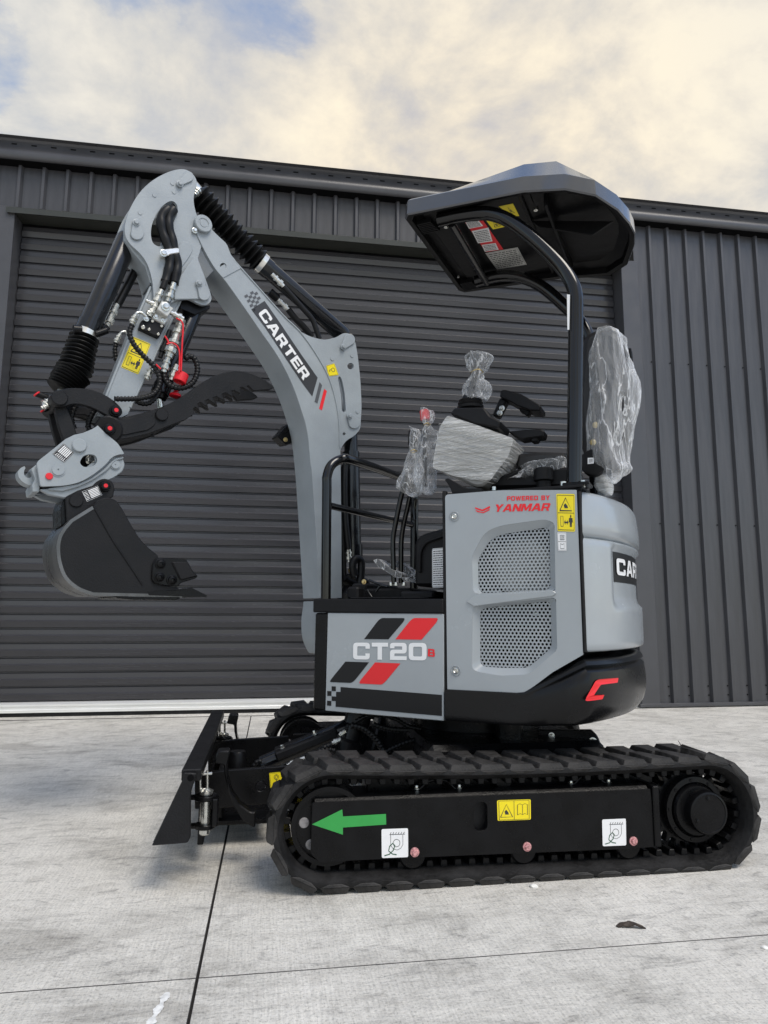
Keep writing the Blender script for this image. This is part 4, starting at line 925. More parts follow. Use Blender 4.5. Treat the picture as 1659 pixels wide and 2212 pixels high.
under('instruction_sticker', [(615, 642), (703, 630), (595, 600), (683, 588)], WHITE, textlines(4, .08, .92, .08, .92, 6), lzz-.0012)
under('diagram_label', [(692, 755), (880, 724), (618, 652), (822, 615)], SIL, textlines(9, .06, .94, .06, .94, 7)+[[x] for x in ringq([(.03, .03), (.97, .03), (.97, .97), (.03, .97)], .01)], lzz-.0008)
under('warning_sticker', [(667, 502), (748, 484), (622, 445), (700, 440)], YEL, tri_sign(.5, .5, .5, .6, .05), lzz)
under('warning_sticker', [(790, 418), (833, 417), (702, 357), (793, 338)], YEL, tri_sign(.5, .55, .4, .5, .05), lzz)
for x, y in ((370, 480), (558, 745), (937, 372), (447, 797)):
    a, b, _ = HF.pz(*q('e', x, y), lzz); rod('liner_clip', HF.w(a, b, lzz+.002), HF.w(a, b, lzz-.008), .009 if x != 447 else .005, CHROME, can, 12)
# handrails
cR = -.52
tube('guard_rail', [HF.w(-.440, cR, .87), HF.w(-.443, cR, 1.30), HF.w(-.443, cR, 1.36), HF.w(-.435, cR+.02, 1.41), HF.w(-.415, cR+.06, 1.44), HF.w(-.395, cR+.11, 1.448), HF.w(-.37, -.1, 1.452), HF.w(-.362, .10, 1.452), HF.w(-.358, .16, 1.44), HF.w(-.355, .20, 1.40), HF.w(-.355, .21, 1.34), HF.w(-.36, .21, .87)], .0195, BLKG, EX, seg=18)
tube('guard_rail_bar', [HF.w(-.437, cR+.01, 1.243), HF.w(-.362, .195, 1.243)], .014, BLKG, EX, smooth=0, seg=16)
# operator controls
def P(k, c, *p): return P3(k, HF, c, *p)
for pts, cb_, nm in (([(890, 1510), (885, 1300), (882, 1090), (905, 940), (950, 720), (980, 600), (1000, 480)], -.34, 0), ([(958, 1500), (958, 1250), (962, 1080), (985, 930), (1020, 780), (1045, 660), (1060, 560)], -.30, 0)):
    tube('travel_lever', [P('g', cb_, *p) for p in pts], .0105, BLKG, EX)
tube('travel_lever', [P('g', -.26, *p) for p in ((1085, 900), (1080, 800), (1092, 700))], .0105, BLKG, EX)
rod('lever_knob', P('f', -.33, 305, 650), P('f', -.33, 298, 590), .020, REDP, EX)
rod('lever_knob', P('f', -.36, 226, 800), P('f', -.36, 228, 715), .018, PLAST, EX)
lk = rod('lever_shaft', P('f', -.33, 300, 1050), P('f', -.33, 303, 650), .009, BLKG, EX)
# floor fittings
for s0, s1, c0, c1, h_ in ((-.44, -.37, -.30, .05, .07), (-.35, -.14, -.36, -.05, .045), (-.16, -.02, -.44, -.10, .03), (-.38, -.33, -.46, -.40, .05)):
    box('control_base', HF, s0, s1, c0, c1, .87, .87+h_, PLAST, EX, bev=.008)
for k in range(7): box('floor_mat_rib', HF, -.33, -.04, -.53+.022*k, -.52+.022*k, .871, .876, PLAST, fl)
for pts in ([(655, 1470), (700, 1490), (760, 1510), (830, 1535)], [(720, 1580), (760, 1530), (800, 1525)], [(640, 1560), (660, 1600), (680, 1630)]): tube('control_linkage', [P('g', -.42, *p) for p in pts], .005, BLKG, EX)
hexbolt('linkage_bolt', P('g', -.42, 607, 1487), HF.w(0, -1, 0)-HF.w(0, 0, 0), .007, .01, BRASS, EX)
for x in (860, 910, 985): hexbolt('floor_bolt', P('g', -.38, x, 1520), (0, 0, 1), .007, .012, CHROME, EX)
for pts, c0 in ([(690, 1275), (740, 1270), (800, 1320), (870, 1370), (965, 1410), (960, 1455), (890, 1440), (780, 1360), (740, 1345)], -.36), ([(850, 1285), (940, 1300), (1010, 1350), (1090, 1420), (1145, 1435), (1140, 1462), (1080, 1460), (970, 1400)], -.20), ([(965, 1440), (1030, 1455), (1140, 1480), (1145, 1505), (1040, 1490), (975, 1468)], -.38):
    pg = plate('foot_pedal', HF, c0, c0+.06, [S('g', HF, c0, *p) for p in rp([(*p, 8) for p in pts], 2)], PLAST, EX, bev=.004)
    bmw = plate_bm(HF, c0-.004, c0+.064, [S('g', HF, c0-.004, *p) for p in rp([(*p, 10) for p in pts], 2)]); bmesh.ops.triangulate(bmw, faces=bmw.faces[:])
    bmesh.ops.subdivide_edges(bmw, edges=bmw.edges[:], cuts=2)
    for v in bmw.verts: v.co += noise.noise_vector(v.co*60)*.003
    PED = finish(bmw, 'plastic_wrapping', BAG, None, sharp=15)
    tag(PED, 'clear plastic wrap round ' + {-.36: 'the longer pedal plate at the left of the cab floor', -.20: 'the rear pedal plate, half hidden behind the travel levers', -.38: 'the low flat pedal at the right end of the cab floor'}[c0], 'plastic wrap', 'plastic wraps on the foot pedals')
# seat box in front of the hood
def SB(pts, c0, c1, nm, m, bev=.008): return plate(nm, HF, c0, c1, [S('g', HF, c0, *p) for p in rp(pts, 5)], m, EX, bev=bev)
SB([(1085, 1400), (1082, 1100, 60), (1150, 1035, 50), (1365, 975), (1470, 970), (1470, 1530), (1085, 1530)], -.42, -.05, 'seat_box', PLAST, .012)
SB([(1120, 1400), (1125, 1180, 50), (1170, 1105, 40), (1365, 1045), (1365, 1060), (1190, 1120, 40), (1145, 1200, 40), (1140, 1400)], -.436, -.42, 'seat_box_trim', PLAST, .004)
sticker('operation_label', HF, -.4225, 'g', [(1253, 1542), (1400, 1538), (1252, 1172), (1400, 1160)], WHITE, EX, textlines(16, .08, .9, .05, .95, 9)+[[x] for x in ringq([(.03, .02), (.97, .02), (.97, .98), (.03, .98)], .01)])
# console with wrapped side pod
pod = [(440, 626, 18), (600, 680), (832, 765, 14), (800, 860), (690, 1008, 10), (650, 1048, 20), (600, 1050, 30), (480, 990), (352, 932, 18), (362, 860), (395, 690)]
cP = -.47
pd = plate('side_console', HF, cP, cP+.17, [S('f', HF, cP, *p) for p in rp(pod, 4)], CONS, EX, bev=.014)
SB2 = lambda nm, pts, c0, c1, m=PLAST, bev=.006, par=EX: plate(nm, HF, c0, c1, [S('f', HF, c0, *p) for p in rp(pts, 4)], m, par, bev=bev)
SB2('console_top', [(450, 610), (478, 574, 10), (655, 570, 14), (692, 622, 10), (758, 655, 12), (742, 700), (700, 690), (600, 672)], cP+.01, cP+.16)
s_, z_ = S('f', HF, cP+.08, 576, 575)
lathe('joystick_boot', HF.w(s_, cP+.08, z_-.005), HF.w(s_, cP+.08, z_+1), [(0, .050), (.010, .052), (.013, .044), (.022, .050), (.026, .042), (.034, .046), (.038, .036), (.050, .030), (.07, .02), (.09, .014)], PLAST, EX, 24)
js = tube('joystick', [HF.w(s_, cP+.08, z_+.05), P('f', cP+.08, 590, 440), P('f', cP+.08, 600, 370), P('f', cP+.08, 597, 300), P('f', cP+.08, 590, 262)], .017, PLAST, EX, rf=lambda s: .012+.012*sm((s-.07)/.06))
# arm rests
SB2('armrest_pad', [(758, 468, 10), (780, 464, 10), (880, 490, 20), (1000, 560, 14), (998, 592, 8), (940, 590), (860, 562), (800, 528), (752, 510, 10)], -.24, -.14, bev=.010)
SB2('armrest_post', [(752, 512), (795, 528), (742, 632), (705, 620)], -.22, -.17)
SB2('armrest_bracket', [(870, 560), (940, 580), (925, 625), (905, 622), (900, 605), (872, 600)], -.21, -.17)
for x, y in ((766, 578), (753, 606)): hexbolt('armrest_bolt', P('f', -.222, x, y), HF.w(0, -1, 0)-HF.w(0, 0, 0), .008, .008, CHROME, EX)
SB2('armrest_pad', [(800, 716), (900, 706), (1002, 700, 8), (1022, 716, 8), (1015, 748, 8), (880, 768), (838, 745)], -.34, -.27, bev=.008)
SB2('armrest_bracket', [(935, 752), (985, 748), (985, 780), (940, 785)], -.33, -.29)
# seat
SB2('seat_cushion', [(860, 850, 20), (1000, 838), (1150, 842), (1160, 950), (900, 990), (840, 930)], -.36, .08, SEATM, .02)
SB2('seat_base', [(760, 985), (870, 940), (1180, 930), (1180, 1050), (640, 1060)], -.40, .02, PLAST, .01)
bt = [(1255, 140, 40), (1330, 95, 50), (1420, 100, 50), (1492, 150, 50), (1520, 300, 60), (1545, 400, 60), (1530, 560, 60), (1505, 700, 60), (1470, 830, 60), (1400, 930, 60), (1290, 960, 50), (1240, 800, 60), (1225, 500, 60)]
SB2('seat_back', bt, -.36, -.05, SEATM, .03)
# seat belt reel
s_, z_ = S('f', HF, -.36, 1320, 908); reel = lathe('belt_reel', HF.w(s_, -.33, z_), HF.w(s_, -.50, z_), [(0, .048), (.045, .048), (.05, .046), (.052, .040)], PLAST, EX, 36)
sticker('reel_label', HF, -.3825, 'f', [(1283, 914), (1320, 911), (1283, 877), (1320, 875)], WHITE, reel, textlines(3, .2, .8, .2, .8, 2))
SB2('belt_bracket', [(1313, 670, 14), (1330, 650, 14), (1352, 655, 14), (1362, 690, 14), (1358, 850, 8), (1296, 850, 8), (1300, 760)], -.375, -.365, par=reel, bev=.003)
for x, y in ((1330, 678), (1315, 783)): hexbolt('belt_bolt', P('f', -.377, x, y), HF.w(0, -1, 0)-HF.w(0, 0, 0), .008, .006, BRASS, reel)
# ================================================================== BOOM, ARM AND ATTACHMENTS (swung frame BF)
BN = .082
def B(k, c, *p): return P3(k, BF, c, *p)
def bs(k, c, *p): return S(k, BF, c, *p)
DY = BF.w(0, -1, 0)-BF.w(0, 0, 0)
def bplate(nm, segs, c0, c1, m=GREYB, par=EX, holes=(), bev=.003, ref=None, n=4):
    """segs: list of (crop, pts); corners rounded per run"""
    rc = c0 if ref is None else ref; out_ = []
    conv = []
    for k, pts in segs:
        for p in pts:
            X, Y = q(k, p[0], p[1]); conv.append((X, Y, (p[2]/CR[k][2]/1.8517 if len(p) > 2 else 0)))
    out_ = [BF.px(x, y, rc) for x, y in rp(conv, n)]
    hs = []
    for k, pts in holes: hs.append([BF.px(*q(k, *p), rc) for p in rp(pts, 5)])
    return plate(nm, BF, c0, c1, out_, m, par, holes=hs, bev=bev)
# boom box section
boom = bplate('boom', [('b', [(1100, 1130), (1265, 1030)]), ('d', [(60, 622, 6), (215, 792, 60), (320, 915, 60), (430, 1030, 80), (560, 1160, 80), (680, 1330, 90), (770, 1500, 90), (822, 1680, 90), (845, 1850, 80), (850, 2010, 30)]),
    ('g', [(385, 330), (396, 1000), (392, 1640), (60, 1662), (38, 1640), (0, 1000, 200), (-60, 500, 200), (-140, 120, 200)] if False else [(385, 330), (393, 1000), (396, 1640), (190, 1640), (150, 1000, 200), (110, 400, 200)]),
    ('d', [(610, 1900, 90), (570, 1750, 90), (500, 1550, 100), (400, 1350, 100), (250, 1130, 100), (130, 955, 80), (0, 775, 60)]), ('b', [(1142, 1192)])], -BN, BN)
# inner cover plate lines (welded edge beads)
wp = [(60, 622), (215, 795), (430, 1035), (560, 1163), (680, 1333), (768, 1500), (820, 1680), (843, 1850), (846, 2010)]
tube('weld_seam', [B('d', -BN-.001, *p) for p in wp], .004, GREYB, boom)
tube('weld_seam', [B('d', -BN+.002, *p) for p in [(2, 777), (130, 957), (250, 1132), (400, 1352), (500, 1552), (570, 1752), (610, 1902), (635, 2150)]], .0035, GREYB, boom)
# cylinder bracket plates
gus = [('d', [(400, 980), (470, 1075, 30), (560, 1150, 30), (640, 1190, 40), (740, 1214, 40), (830, 1192, 30), (880, 1158, 30), (932, 1166, 24), (965, 1215, 40), (985, 1330, 40), (1004, 1500, 50), (1014, 1700, 50), (1004, 1872, 30), (955, 1925, 30), (905, 1950, 30), (866, 2000, 30), (845, 2060, 10), (820, 2060), (780, 1600), (600, 1260)])]
gh = [('d', circ(932, 1405, 24, 18)), ('d', [(838, 1490, 14), (852, 1478, 10), (868, 1500, 40), (888, 1600, 40), (898, 1735, 14), (884, 1748, 10), (868, 1735, 14), (862, 1620, 40)]), ('d', circ(884, 1905, 11, 12))]
for c0, c1 in ((-BN+.008, -BN+.026), (BN-.026, BN-.008)): bplate('cylinder_bracket', gus, c0, c1, par=boom, holes=gh, ref=-BN)
def pinplate(k, cx_, cy_, bx, by, r, c, par, m=GREYB, rb=None):
    """teardrop pin keeper with a bolt"""
    rb = rb or r*.5; d = Vector((bx-cx_, by-cy_)); L_ = d.length; a = atan2(d.y, d.x); o = []
    for t in range(13): an = a+pi/2+pi*t/12; o.append((cx_+r*cos(an), cy_+r*sin(an)))
    for t in range(7): an = a-pi/2+pi*t/6; o.append((bx+rb*cos(an), by+rb*sin(an)))
    pk = plate('pin_keeper', BF, c-.009, c, [bs(k, c, *p) for p in o], m, par, bev=.002)
    hexbolt('keeper_bolt', B(k, c-.009, bx, by), DY, .0105, .012, m, pk); return pk
pinplate('d', 912, 1218, 870, 1268, 42, -BN+.008, boom); pinplate('d', 948, 1830, 918, 1778, 42, -BN+.008, boom)
for x, y in ((935, 1332), (790, 1356), (975, 1745)): rod('weld_boss', B('d', -BN+.008, x, y), B('d', -BN+.008, x, y)+DY*.003, .010, GREYB, boom, 14)
# fork at the boom tip
fk = [('b', [(905, 660, 70), (965, 640, 70), (1030, 690, 40), (1060, 760, 20), (1130, 830, 40), (1198, 890, 30), (1240, 1000, 20), (1268, 1030), (1330, 1125), (1165, 1215), (1142, 1192), (1085, 1125, 50), (1010, 1000, 80), (960, 900, 60), (915, 800, 40), (885, 715, 60)])]
for c0, c1 in ((-BN-.004, -BN+.018), (BN-.018, BN+.004)): fkp = bplate('boom_fork', fk, c0, c1, par=boom, ref=-BN, holes=[('b', circ(1165, 1103, 30, 18))], n=5)
bplate('fork_web', [('b', [(1090, 1125), (1240, 1010), (1330, 1125), (1150, 1200)])], -BN+.018, BN-.018, par=boom, ref=-BN)
s_, z_ = bs('b', -BN, 967, 715)
bp_ = lathe('boom_pin_boss', BF.w(s_, -BN, z_), BF.w(s_, -1, z_), [(-.02, .040), (.020, .040), (.023, .037), (.023, .024), (.020, .022), (.020, .017), (.022, .016), (.022, .001)], GREYB, boom, 32)
hexbolt('grease_bolt', B('b', -BN-.006, 898, 765), DY, .009, .012, CHROME, boom)
# lower front cover of the boom foot
bplate('boom_foot', [('l', [(190, 128), (260, 128), (260, 640), (240, 632, 10), (222, 600, 20), (190, 530, 40), (172, 450, 60), (168, 300, 80), (184, 200, 40)])], -BN+.01, BN, par=boom, ref=-BN)
bplate('kingpost', [('l', [(260, 150), (380, 150), (380, 520), (280, 640, 60), (260, 560, 60)])], BN-.02, BN+.10, BLACK, EX, ref=BN)
for zc in (.62, .80): rod('kingpost_boss', BF.w(.02, 0, zc-.05), BF.w(.02, 0, zc+.05), .055, BLACK, EX, 28)
box('kingpost_arm', HF, -.64, -.40, -.10, .10, .58, .66, BLACK, EX); box('kingpost_arm', HF, -.64, -.40, -.10, .10, .76, .84, BLACK, EX)
# work light on the far side of the boom
lb = bplate('work_light', [('d', [(388, 1925), (466, 1832), (500, 1850), (500, 1975), (450, 1985)])], BN+.002, BN+.07, BLACK, EX, ref=BN)
hexbolt('light_bolt', B('d', BN, 446, 1951), DY, .008, .008, BRASS, lb)
# boom decals
cD = -BN-.0012; mD_ = pl(BF, cD)
def bd(nm, pts, m, par=boom, k='d', off=0): return decal(nm, [[[bs(k, cD, *p) for p in rp(pts, 3)]]], pl(BF, cD-off), m, par)
bd('name_band', [(194, 990), (292, 928), (405, 1090), (560, 1320), (683, 1494), (643, 1632), (560, 1520), (420, 1310), (300, 1130)], BAND)
ux, uy = Vector((13.2, 19.5)), Vector((19.0, -12.5))
o0 = Vector((140, 905))
for i in range(7):
    for j in range(4):
        if (i+j) % 2: continue
        a_ = Vector((142, 890))+Vector((13.0, 19.0))*(0)+Vector((21.0, -12.0))*(j)+Vector((9.5, 17.2))*i
        if i >= 5 and j >= 2: continue
        bd('checker_square', [tuple(a_), tuple(a_+Vector((21, -12))), tuple(a_+Vector((30.5, 5.2))), tuple(a_+Vector((9.5, 17.2)))], DGR)
letters('boom_lettering', 'CARTER', pl(BF, cD-.0006), bs('d', cD, 243, 1022), bs('d', cD, 578, 1516), bs('d', cD, 300, 982), WHITE, boom, gap=.10)
bd('dark_stripe', [(660, 1672), (697, 1526), (716, 1550), (682, 1684)], DGR); bd('red_stripe', [(694, 1722), (731, 1577), (751, 1592), (715, 1735)], RED)
sticker('lifting_sticker', BF, -BN+.0068, 'd', [(762, 1484), (838, 1474), (746, 1406), (806, 1388)], YEL, boom, BORDER+[[x] for x in ringq(circ(.62, .5, .17, 10), .04)]+[[x] for x in stroke([(.45, .5), (.32, .58), (.22, .5), (.24, .38)], .05)])
# ---- arm
AC = -.060
hp = [('b', [(715, 186, 60), (800, 178, 60), (868, 212, 50), (912, 270, 40), (920, 330, 40), (890, 420, 60), (886, 500, 60), (915, 620, 60), (955, 700, 40), (990, 800), (960, 920, 30), (926, 1030, 20), (985, 1180), (1050, 1360, 30), (1062, 1425, 40), (1010, 1475, 40), (940, 1462, 40), (860, 1415, 50), (780, 1402, 40), (690, 1440, 10), (620, 1500), (510, 1400, 10), (500, 1250, 60), (455, 1080, 80), (380, 975, 60), (290, 900, 40), (244, 830, 40), (230, 745, 50), (262, 600, 90), (355, 420, 90), (480, 295, 90), (620, 218, 60)])]
kh = [('b', [(684, 472, 50), (738, 520, 40), (735, 600, 40), (690, 700, 60), (672, 800, 60), (640, 880, 30), (565, 920, 30), (500, 890, 40), (478, 800, 50), (492, 700, 60), (530, 615, 50), (600, 515, 60)])]
arm = bplate('dipper_arm', [('b', [(640, 1180), (930, 1030), (760, 1425)]), ('a', [(1330, 1112), (1150, 1500), (942, 1950), (860, 1990), (715, 1960), (775, 1832), (900, 1520), (1000, 1260), (1112, 1010)])], AC, -AC, ref=AC)
for c0, c1 in ((AC-.020, AC-.004), (-AC+.004, -AC+.020)): ah = bplate('arm_head_plate', hp, c0, c1, par=arm, holes=kh, ref=AC-.02, n=5)
bplate('arm_head_web', [('b', [(250, 700), (300, 560), (330, 590), (290, 720), (340, 900), (480, 1060), (520, 1240), (490, 1250), (440, 1090), (330, 960), (240, 830)])], AC-.004, -AC+.004, par=arm, ref=AC-.02)
bplate('arm_head_web', [('b', [(700, 200), (790, 200), (880, 300), (850, 420), (820, 300), (700, 240)])], AC-.004, -AC+.004, par=arm, ref=AC-.02)
tube('weld_seam', [B('a', AC+.002, *p) for p in [(1112, 1010), (1000, 1262), (900, 1522), (776, 1832)]], .006, GREYB, arm, smooth=0); tube('weld_seam', [B('a', AC+.002, *p) for p in [(1328, 1115), (1150, 1500), (960, 1900)]], .006, GREYB, arm, smooth=0)
cH = AC-.020
bplate('head_inner_rib', [('b', [(880, 1015, 10), (925, 1045, 10), (1000, 1250), (990, 1420), (700, 1425), (690, 1290)])], cH-.010, cH, par=arm, ref=cH)
bplate('weld_washer', [('b', [(735, 905, 30), (790, 862, 30), (850, 880, 30), (880, 950, 30), (850, 1010, 30), (770, 1120, 10), (740, 1130)])], cH-.005, cH, par=arm, ref=cH)
pinplate('b', 830, 262, 757, 322, 52, cH, arm); pinplate('b', 350, 795, 342, 690, 64, cH, arm, rb=None); pinplate('b', 985, 1375, 940, 1265, 56, cH-.010, arm)
for x, y in ((685, 318), (515, 430), (380, 598), (700, 400)): rod('weld_boss', B('b', cH, x, y), B('b', cH, x, y)+DY*.0025, .009, GREYB, arm, 12)
ARMST = sticker('warning_sticker', BF, AC-.0012, 'a', [(892, 1600), (1020, 1655), (982, 1375), (1112, 1430)], YEL, arm, [[x] for x in ringq([(.05, .03), (.95, .03), (.95, .97), (.05, .97)], .02)]+[[x] for x in stroke([(.06, .49), (.94, .49)], .014)]+[[x] for x in ringq([(.15, .56), (.85, .56), (.5, .90)], .035)]+[[x] for x in ringq([(.36, .61), (.64, .61), (.5, .75)], .03)]+warn_man(.06, .95, .06, .46))
# ---- cylinders
def bellows(nm, p0, p1, r0, r1, n, m, par, depth=.016, squash=0):
    p0, p1 = Vector(p0), Vector(p1); L_ = (p1-p0).length; pr = [(0, r0*.8)]
    for i in range(n):
        t0 = i/n; jit = random.uniform(-.002, .002)
        if squash: f_ = lambda t: t-(squash*t*t*(1-t))
        else: f_ = lambda t: t
        R = r0+(r1-r0)*t0
        pr += [(f_(t0)*L_+.0005, R-depth), (f_(t0+.42/n)*L_, R+jit-.001), (f_(t0+.52/n)*L_, R+jit)]
    pr += [(L_, r1-depth)]
    bm = lathe_bm(p0, p1, pr, 28)
    for v in bm.verts: v.co += noise.noise_vector(v.co*14)*.0045
    return finish(bm, nm, m, par, sharp=30)
def cyl_(nm, pa, pb, r, ends=.018): 
    L_ = (Vector(pb)-Vector(pa)).length
    return lathe(nm, pa, pb, [(0, r*.6), (.004, r*.9), (ends, r), (L_-.045, r), (L_-.044, r*1.07), (L_-.003, r*1.07), (L_, r*1.0)], CYL, EX, 32)
# bucket cylinder
pT, pM = B('a', 0, 948, 640), B('a', 0, 640, 1345); dd = (pM-pT).normalized()
bc = cyl_('bucket_cylinder', pT, pM, .046)
lathe('cylinder_eye', B('a', 0, 1010, 600)-DY*.04, B('a', 0, 1010, 600)+DY*.04, [(0, .03), (.002, .034), (.078, .034), (.08, .03)], BLACK, bc)
lathe('band_clamp', pM+dd*.0, pM+dd*.03, [(0, .050), (.001, .052), (.024, .052), (.025, .050)], CHRB, bc, 32)
pE = B('a', 0, 545, 1640); bellows('bellows', pM+dd*.02, pE, .060, .070, 9, BEL, bc); pF = B('a', 0, 445, 1775)
bellows('bellows', pE, pF, .074, .060, 8, BEL, bc, depth=.010)
rod('cylinder_rod', pE, B('c', 0, 352, 214), .020, CHROME, bc)
lathe('cylinder_port', B('a', -.03, 600, 1330), B('a', -.03, 540, 1325), [(0, .02), (.03, .02)], BLACK, bc); rod('cylinder_port', B('a', -.045, 705, 1360), B('a', -.045, 790, 1330), .014, BLACK, bc)
wraph = lambda nm, k, c, pts, r, par=EX, m=HOSE: wraphose(nm, [B(k, c, *p) for p in pts], r, m, par)
tube('hydraulic_hose', [B('a', .05, *p) for p in [(1040, 760), (1000, 880), (930, 1020), (860, 1150)]], .018, HOSE, EX)
def fitting(k, c, a_, b_, r=.012, m=CHROME, par=EX):
    p0, p1 = B(k, c, *a_), B(k, c, *b_); L_ = (p1-p0).length
    bm = lathe_bm(p0, p1, [(0, r*.8), (L_*.25, r*.8), (L_*.26, r*1.15), (L_*.38, r*1.15), (L_*.39, r*.85), (L_*.6, r*.85), (L_*.61, r*1.25), (L_*.8, r*1.25), (L_*.81, r*.8), (L_, r*.8)], 10)
    return finish(bm, 'hose_fitting', m, par)
fitting('a', .03, (862, 1140), (782, 1310), .016)
rod('cylinder_port', B('a', .0, 750, 1300), B('a', .0, 790, 1340), .020, BLACK, bc)
tube('steel_pipe', [B('a', .0, *p) for p in [(880, 640), (878, 690), (840, 800), (780, 940), (700, 1110), (640, 1230)]], .006, CHROME, bc)
# arm cylinder over the boom
p0, p1 = B('d', 0, 885, 1190), B('d', 0, 272, 655); dd = (p1-p0).normalized(); ac = cyl_('arm_cylinder', p0, p1, .044)
rod('cylinder_eye', B('d', -.05, 912, 1218), B('d', .05, 912, 1218), .036, BLACK, ac)
lathe('band_clamp', p1-dd*.01, p1+dd*.03, [(0, .050), (.001, .0515), (.024, .0515), (.025, .050)], CHRB, ac, 32)
p2 = B('b', 0, 905, 420); bellows('bellows', p1+dd*.01, p2, .062, .068, 13, BEL, ac, depth=.024); rod('cylinder_rod', p1, B('b', 0, 832, 262), .020, CHROME, ac)
fitting('b', -.06, (895, 425), (935, 375), .016, CHROME)
fitting('d', -.052, (345, 730), (432, 822), .013); tube('hydraulic_hose', [B('d', -.05, *p) for p in [(430, 822), (500, 900), (570, 980), (640, 1060), (670, 1130), (695, 1205)]], .013, HOSE, ac)
fitting('d', .03, (380, 905), (470, 995), .013); tube('hydraulic_hose', [B('d', .03, *p) for p in [(465, 990), (520, 1060), (580, 1120), (640, 1195)]], .016, HOSE, ac)
rod('cylinder_port', B('d', 0, 330, 860), B('d', 0, 390, 915), .020, BLACK, ac)
# thumb cylinder
p0, p1 = B('b', 0, 905, 1500), B('a', 0, 1175, 1800); p0 = B('a', 0, 1440, 1170); tcx = cyl_('thumb_cylinder', p0, p1, .036)
rod('cylinder_rod', p1, B('c', 0, 975, 300), .014, CHROME, tcx); rod('cylinder_eye', B('b', -.05, 985, 1375), B('b', .05, 985, 1375), .034, BLACK, tcx)
lathe('rod_gland', B('a', 0, 1205, 1750), B('a', 0, 1170, 1860), [(0, .028), (.03, .030), (.055, .026), (.06, .020)], BLACK, tcx)
bplate('cylinder_end_block', [('b', [(770, 1425, 20), (850, 1420, 10), (960, 1480, 10), (1045, 1470, 10), (1040, 1505), (900, 1560), (760, 1500)])], -.05, .05, BLACK, tcx, ref=-.05)
# boom cylinder between boom and house
for a_, b_, r in (((480, 60), (500, 1250), .043),):
    boc = lathe('boom_cylinder', B('g', 0, *b_), B('g', 0, *a_), [(0, .05), (.06, .05), (.062, .043), (.50, .043), (.53, .043), (.531, .034), (.80, .034)], CYL, EX, 28)
rod('cylinder_eye', B('g', -.05, 470, 1500), B('g', .05, 470, 1500), .045, BLACK, boc)
tube('hydraulic_hose', [B('g', -.06, *p) for p in [(425, 380), (420, 600), (430, 900), (450, 1100), (460, 1180)]], .016, HOSE, EX)
tube('hydraulic_hose', [B('g', -.045, *p) for p in [(400, 400), (395, 700), (400, 1000), (415, 1300), (420, 1480)]], .013, HOSE, EX)
fitting('g', -.06, (458, 1170), (466, 1300), .014); fitting('g', -.06, (400, 330), (455, 360), .010)
lathe('foot_block', B('g', -.06, 470, 1520), B('g', -.06, 470, 1640), [(0, .03), (.04, .06), (.10, .06)], BLACK, EX)
tube('hydraulic_hose', [B('g', -.10, *p) for p in [(520, 1430), (500, 1340), (515, 1280), (555, 1270), (580, 1310), (575, 1440), (560, 1560)]], .019, HOSE, EX)
tube('hydraulic_hose', [B('g', -.09, *p) for p in [(430, 1450), (480, 1480), (540, 1500), (620, 1480), (650, 1560), (640, 1630)]], .014, HOSE, EX)
hexbolt('brass_fitting', B('g', -.08, 485, 1380), DY, .012, .02, BRASS, EX)
# hoses through the head plate
cA = cH-.02
for pts in ([(650, 560), (590, 620), (580, 700), (600, 800), (640, 900), (660, 960), (665, 1050), (650, 1150), (620, 1250)], [(700, 560), (660, 620), (650, 720), (680, 830), (700, 940), (715, 1010), (735, 1080), (720, 1180), (700, 1270)]):
    tube('sleeved_hose', [B('b', cA+.012, *p) for p in pts], .0205, HOSE, EX, rf=lambda s: .0205+.0012*sin(s*90))
tube('sleeved_hose', [B('b', .0, *p) for p in [(700, 560), (730, 520), (800, 500), (880, 520)]], .020, HOSE, EX)
hc = bplate('hose_clamp', [('b', [(635, 945, 6), (730, 935, 10), (745, 950), (745, 985, 10), (655, 1000, 8), (640, 1012, 8), (585, 1010, 16), (575, 975, 20), (600, 950, 10)])], cA-.012, cA+.035, CHRB, EX, ref=cA)
hexbolt('clamp_bolt', B('b', cA-.013, 602, 978), DY, .011, .01, CHROME, hc)
rod('hose_sleeve', B('b', cA, 720, 1165), B('b', cA, 705, 1260), .017, PLAST, EX); rod('hose_sleeve', B('b', cA, 620, 1240), B('b', cA, 590, 1320), .013, PLAST, EX)
fitting('b', cA, (700, 1262), (640, 1440), .015); fitting('b', cA, (585, 1330), (520, 1470), .014); fitting('b', cA, (540, 1440), (470, 1580), .012)
# valve block on the arm
cV = AC-.02
vb = bplate('valve_block', [('b', [(590, 1425), (700, 1500), (640, 1580), (545, 1510)])], cV-.045, cV, SIL, EX, ref=cV-.045)
hexbolt('valve_bolt', B('b', cV-.046, 622, 1485), DY, .013, .014, CHROME, vb)
vp = bplate('valve_block', [('b', [(510, 1555), (570, 1530), (660, 1600), (610, 1655), (490, 1590)])], cV-.015, cV+.02, SIL, EX, ref=cV-.015)
bk_ = bplate('valve_bracket', [('b', [(395, 1615), (480, 1600), (620, 1665), (560, 1780), (370, 1690)])], cV-.006, cV+.02, PLAST, EX, ref=cV-.006)
for x, y, r_ in ((408, 1680, .0085), (466, 1700, .006), (552, 1745, .006), (585, 1668, .006), (498, 1622, .006)): rod('dome_bolt', B('b', cV-.005, x, y), B('b', cV-.014, x, y), r_, CHROME, bk_, 12)
for x, y in ((528, 1578), (598, 1612), (438, 1600)): hexbolt('valve_bolt', B('b', cV-.016, x, y), DY, .008, .008, CHROME, vp)
fitting('b', cV-.02, (435, 1425), (520, 1465), .010); fitting('b', cV-.02, (500, 1510), (450, 1560), .011); fitting('b', cV-.03, (660, 1535), (790, 1600), .013)
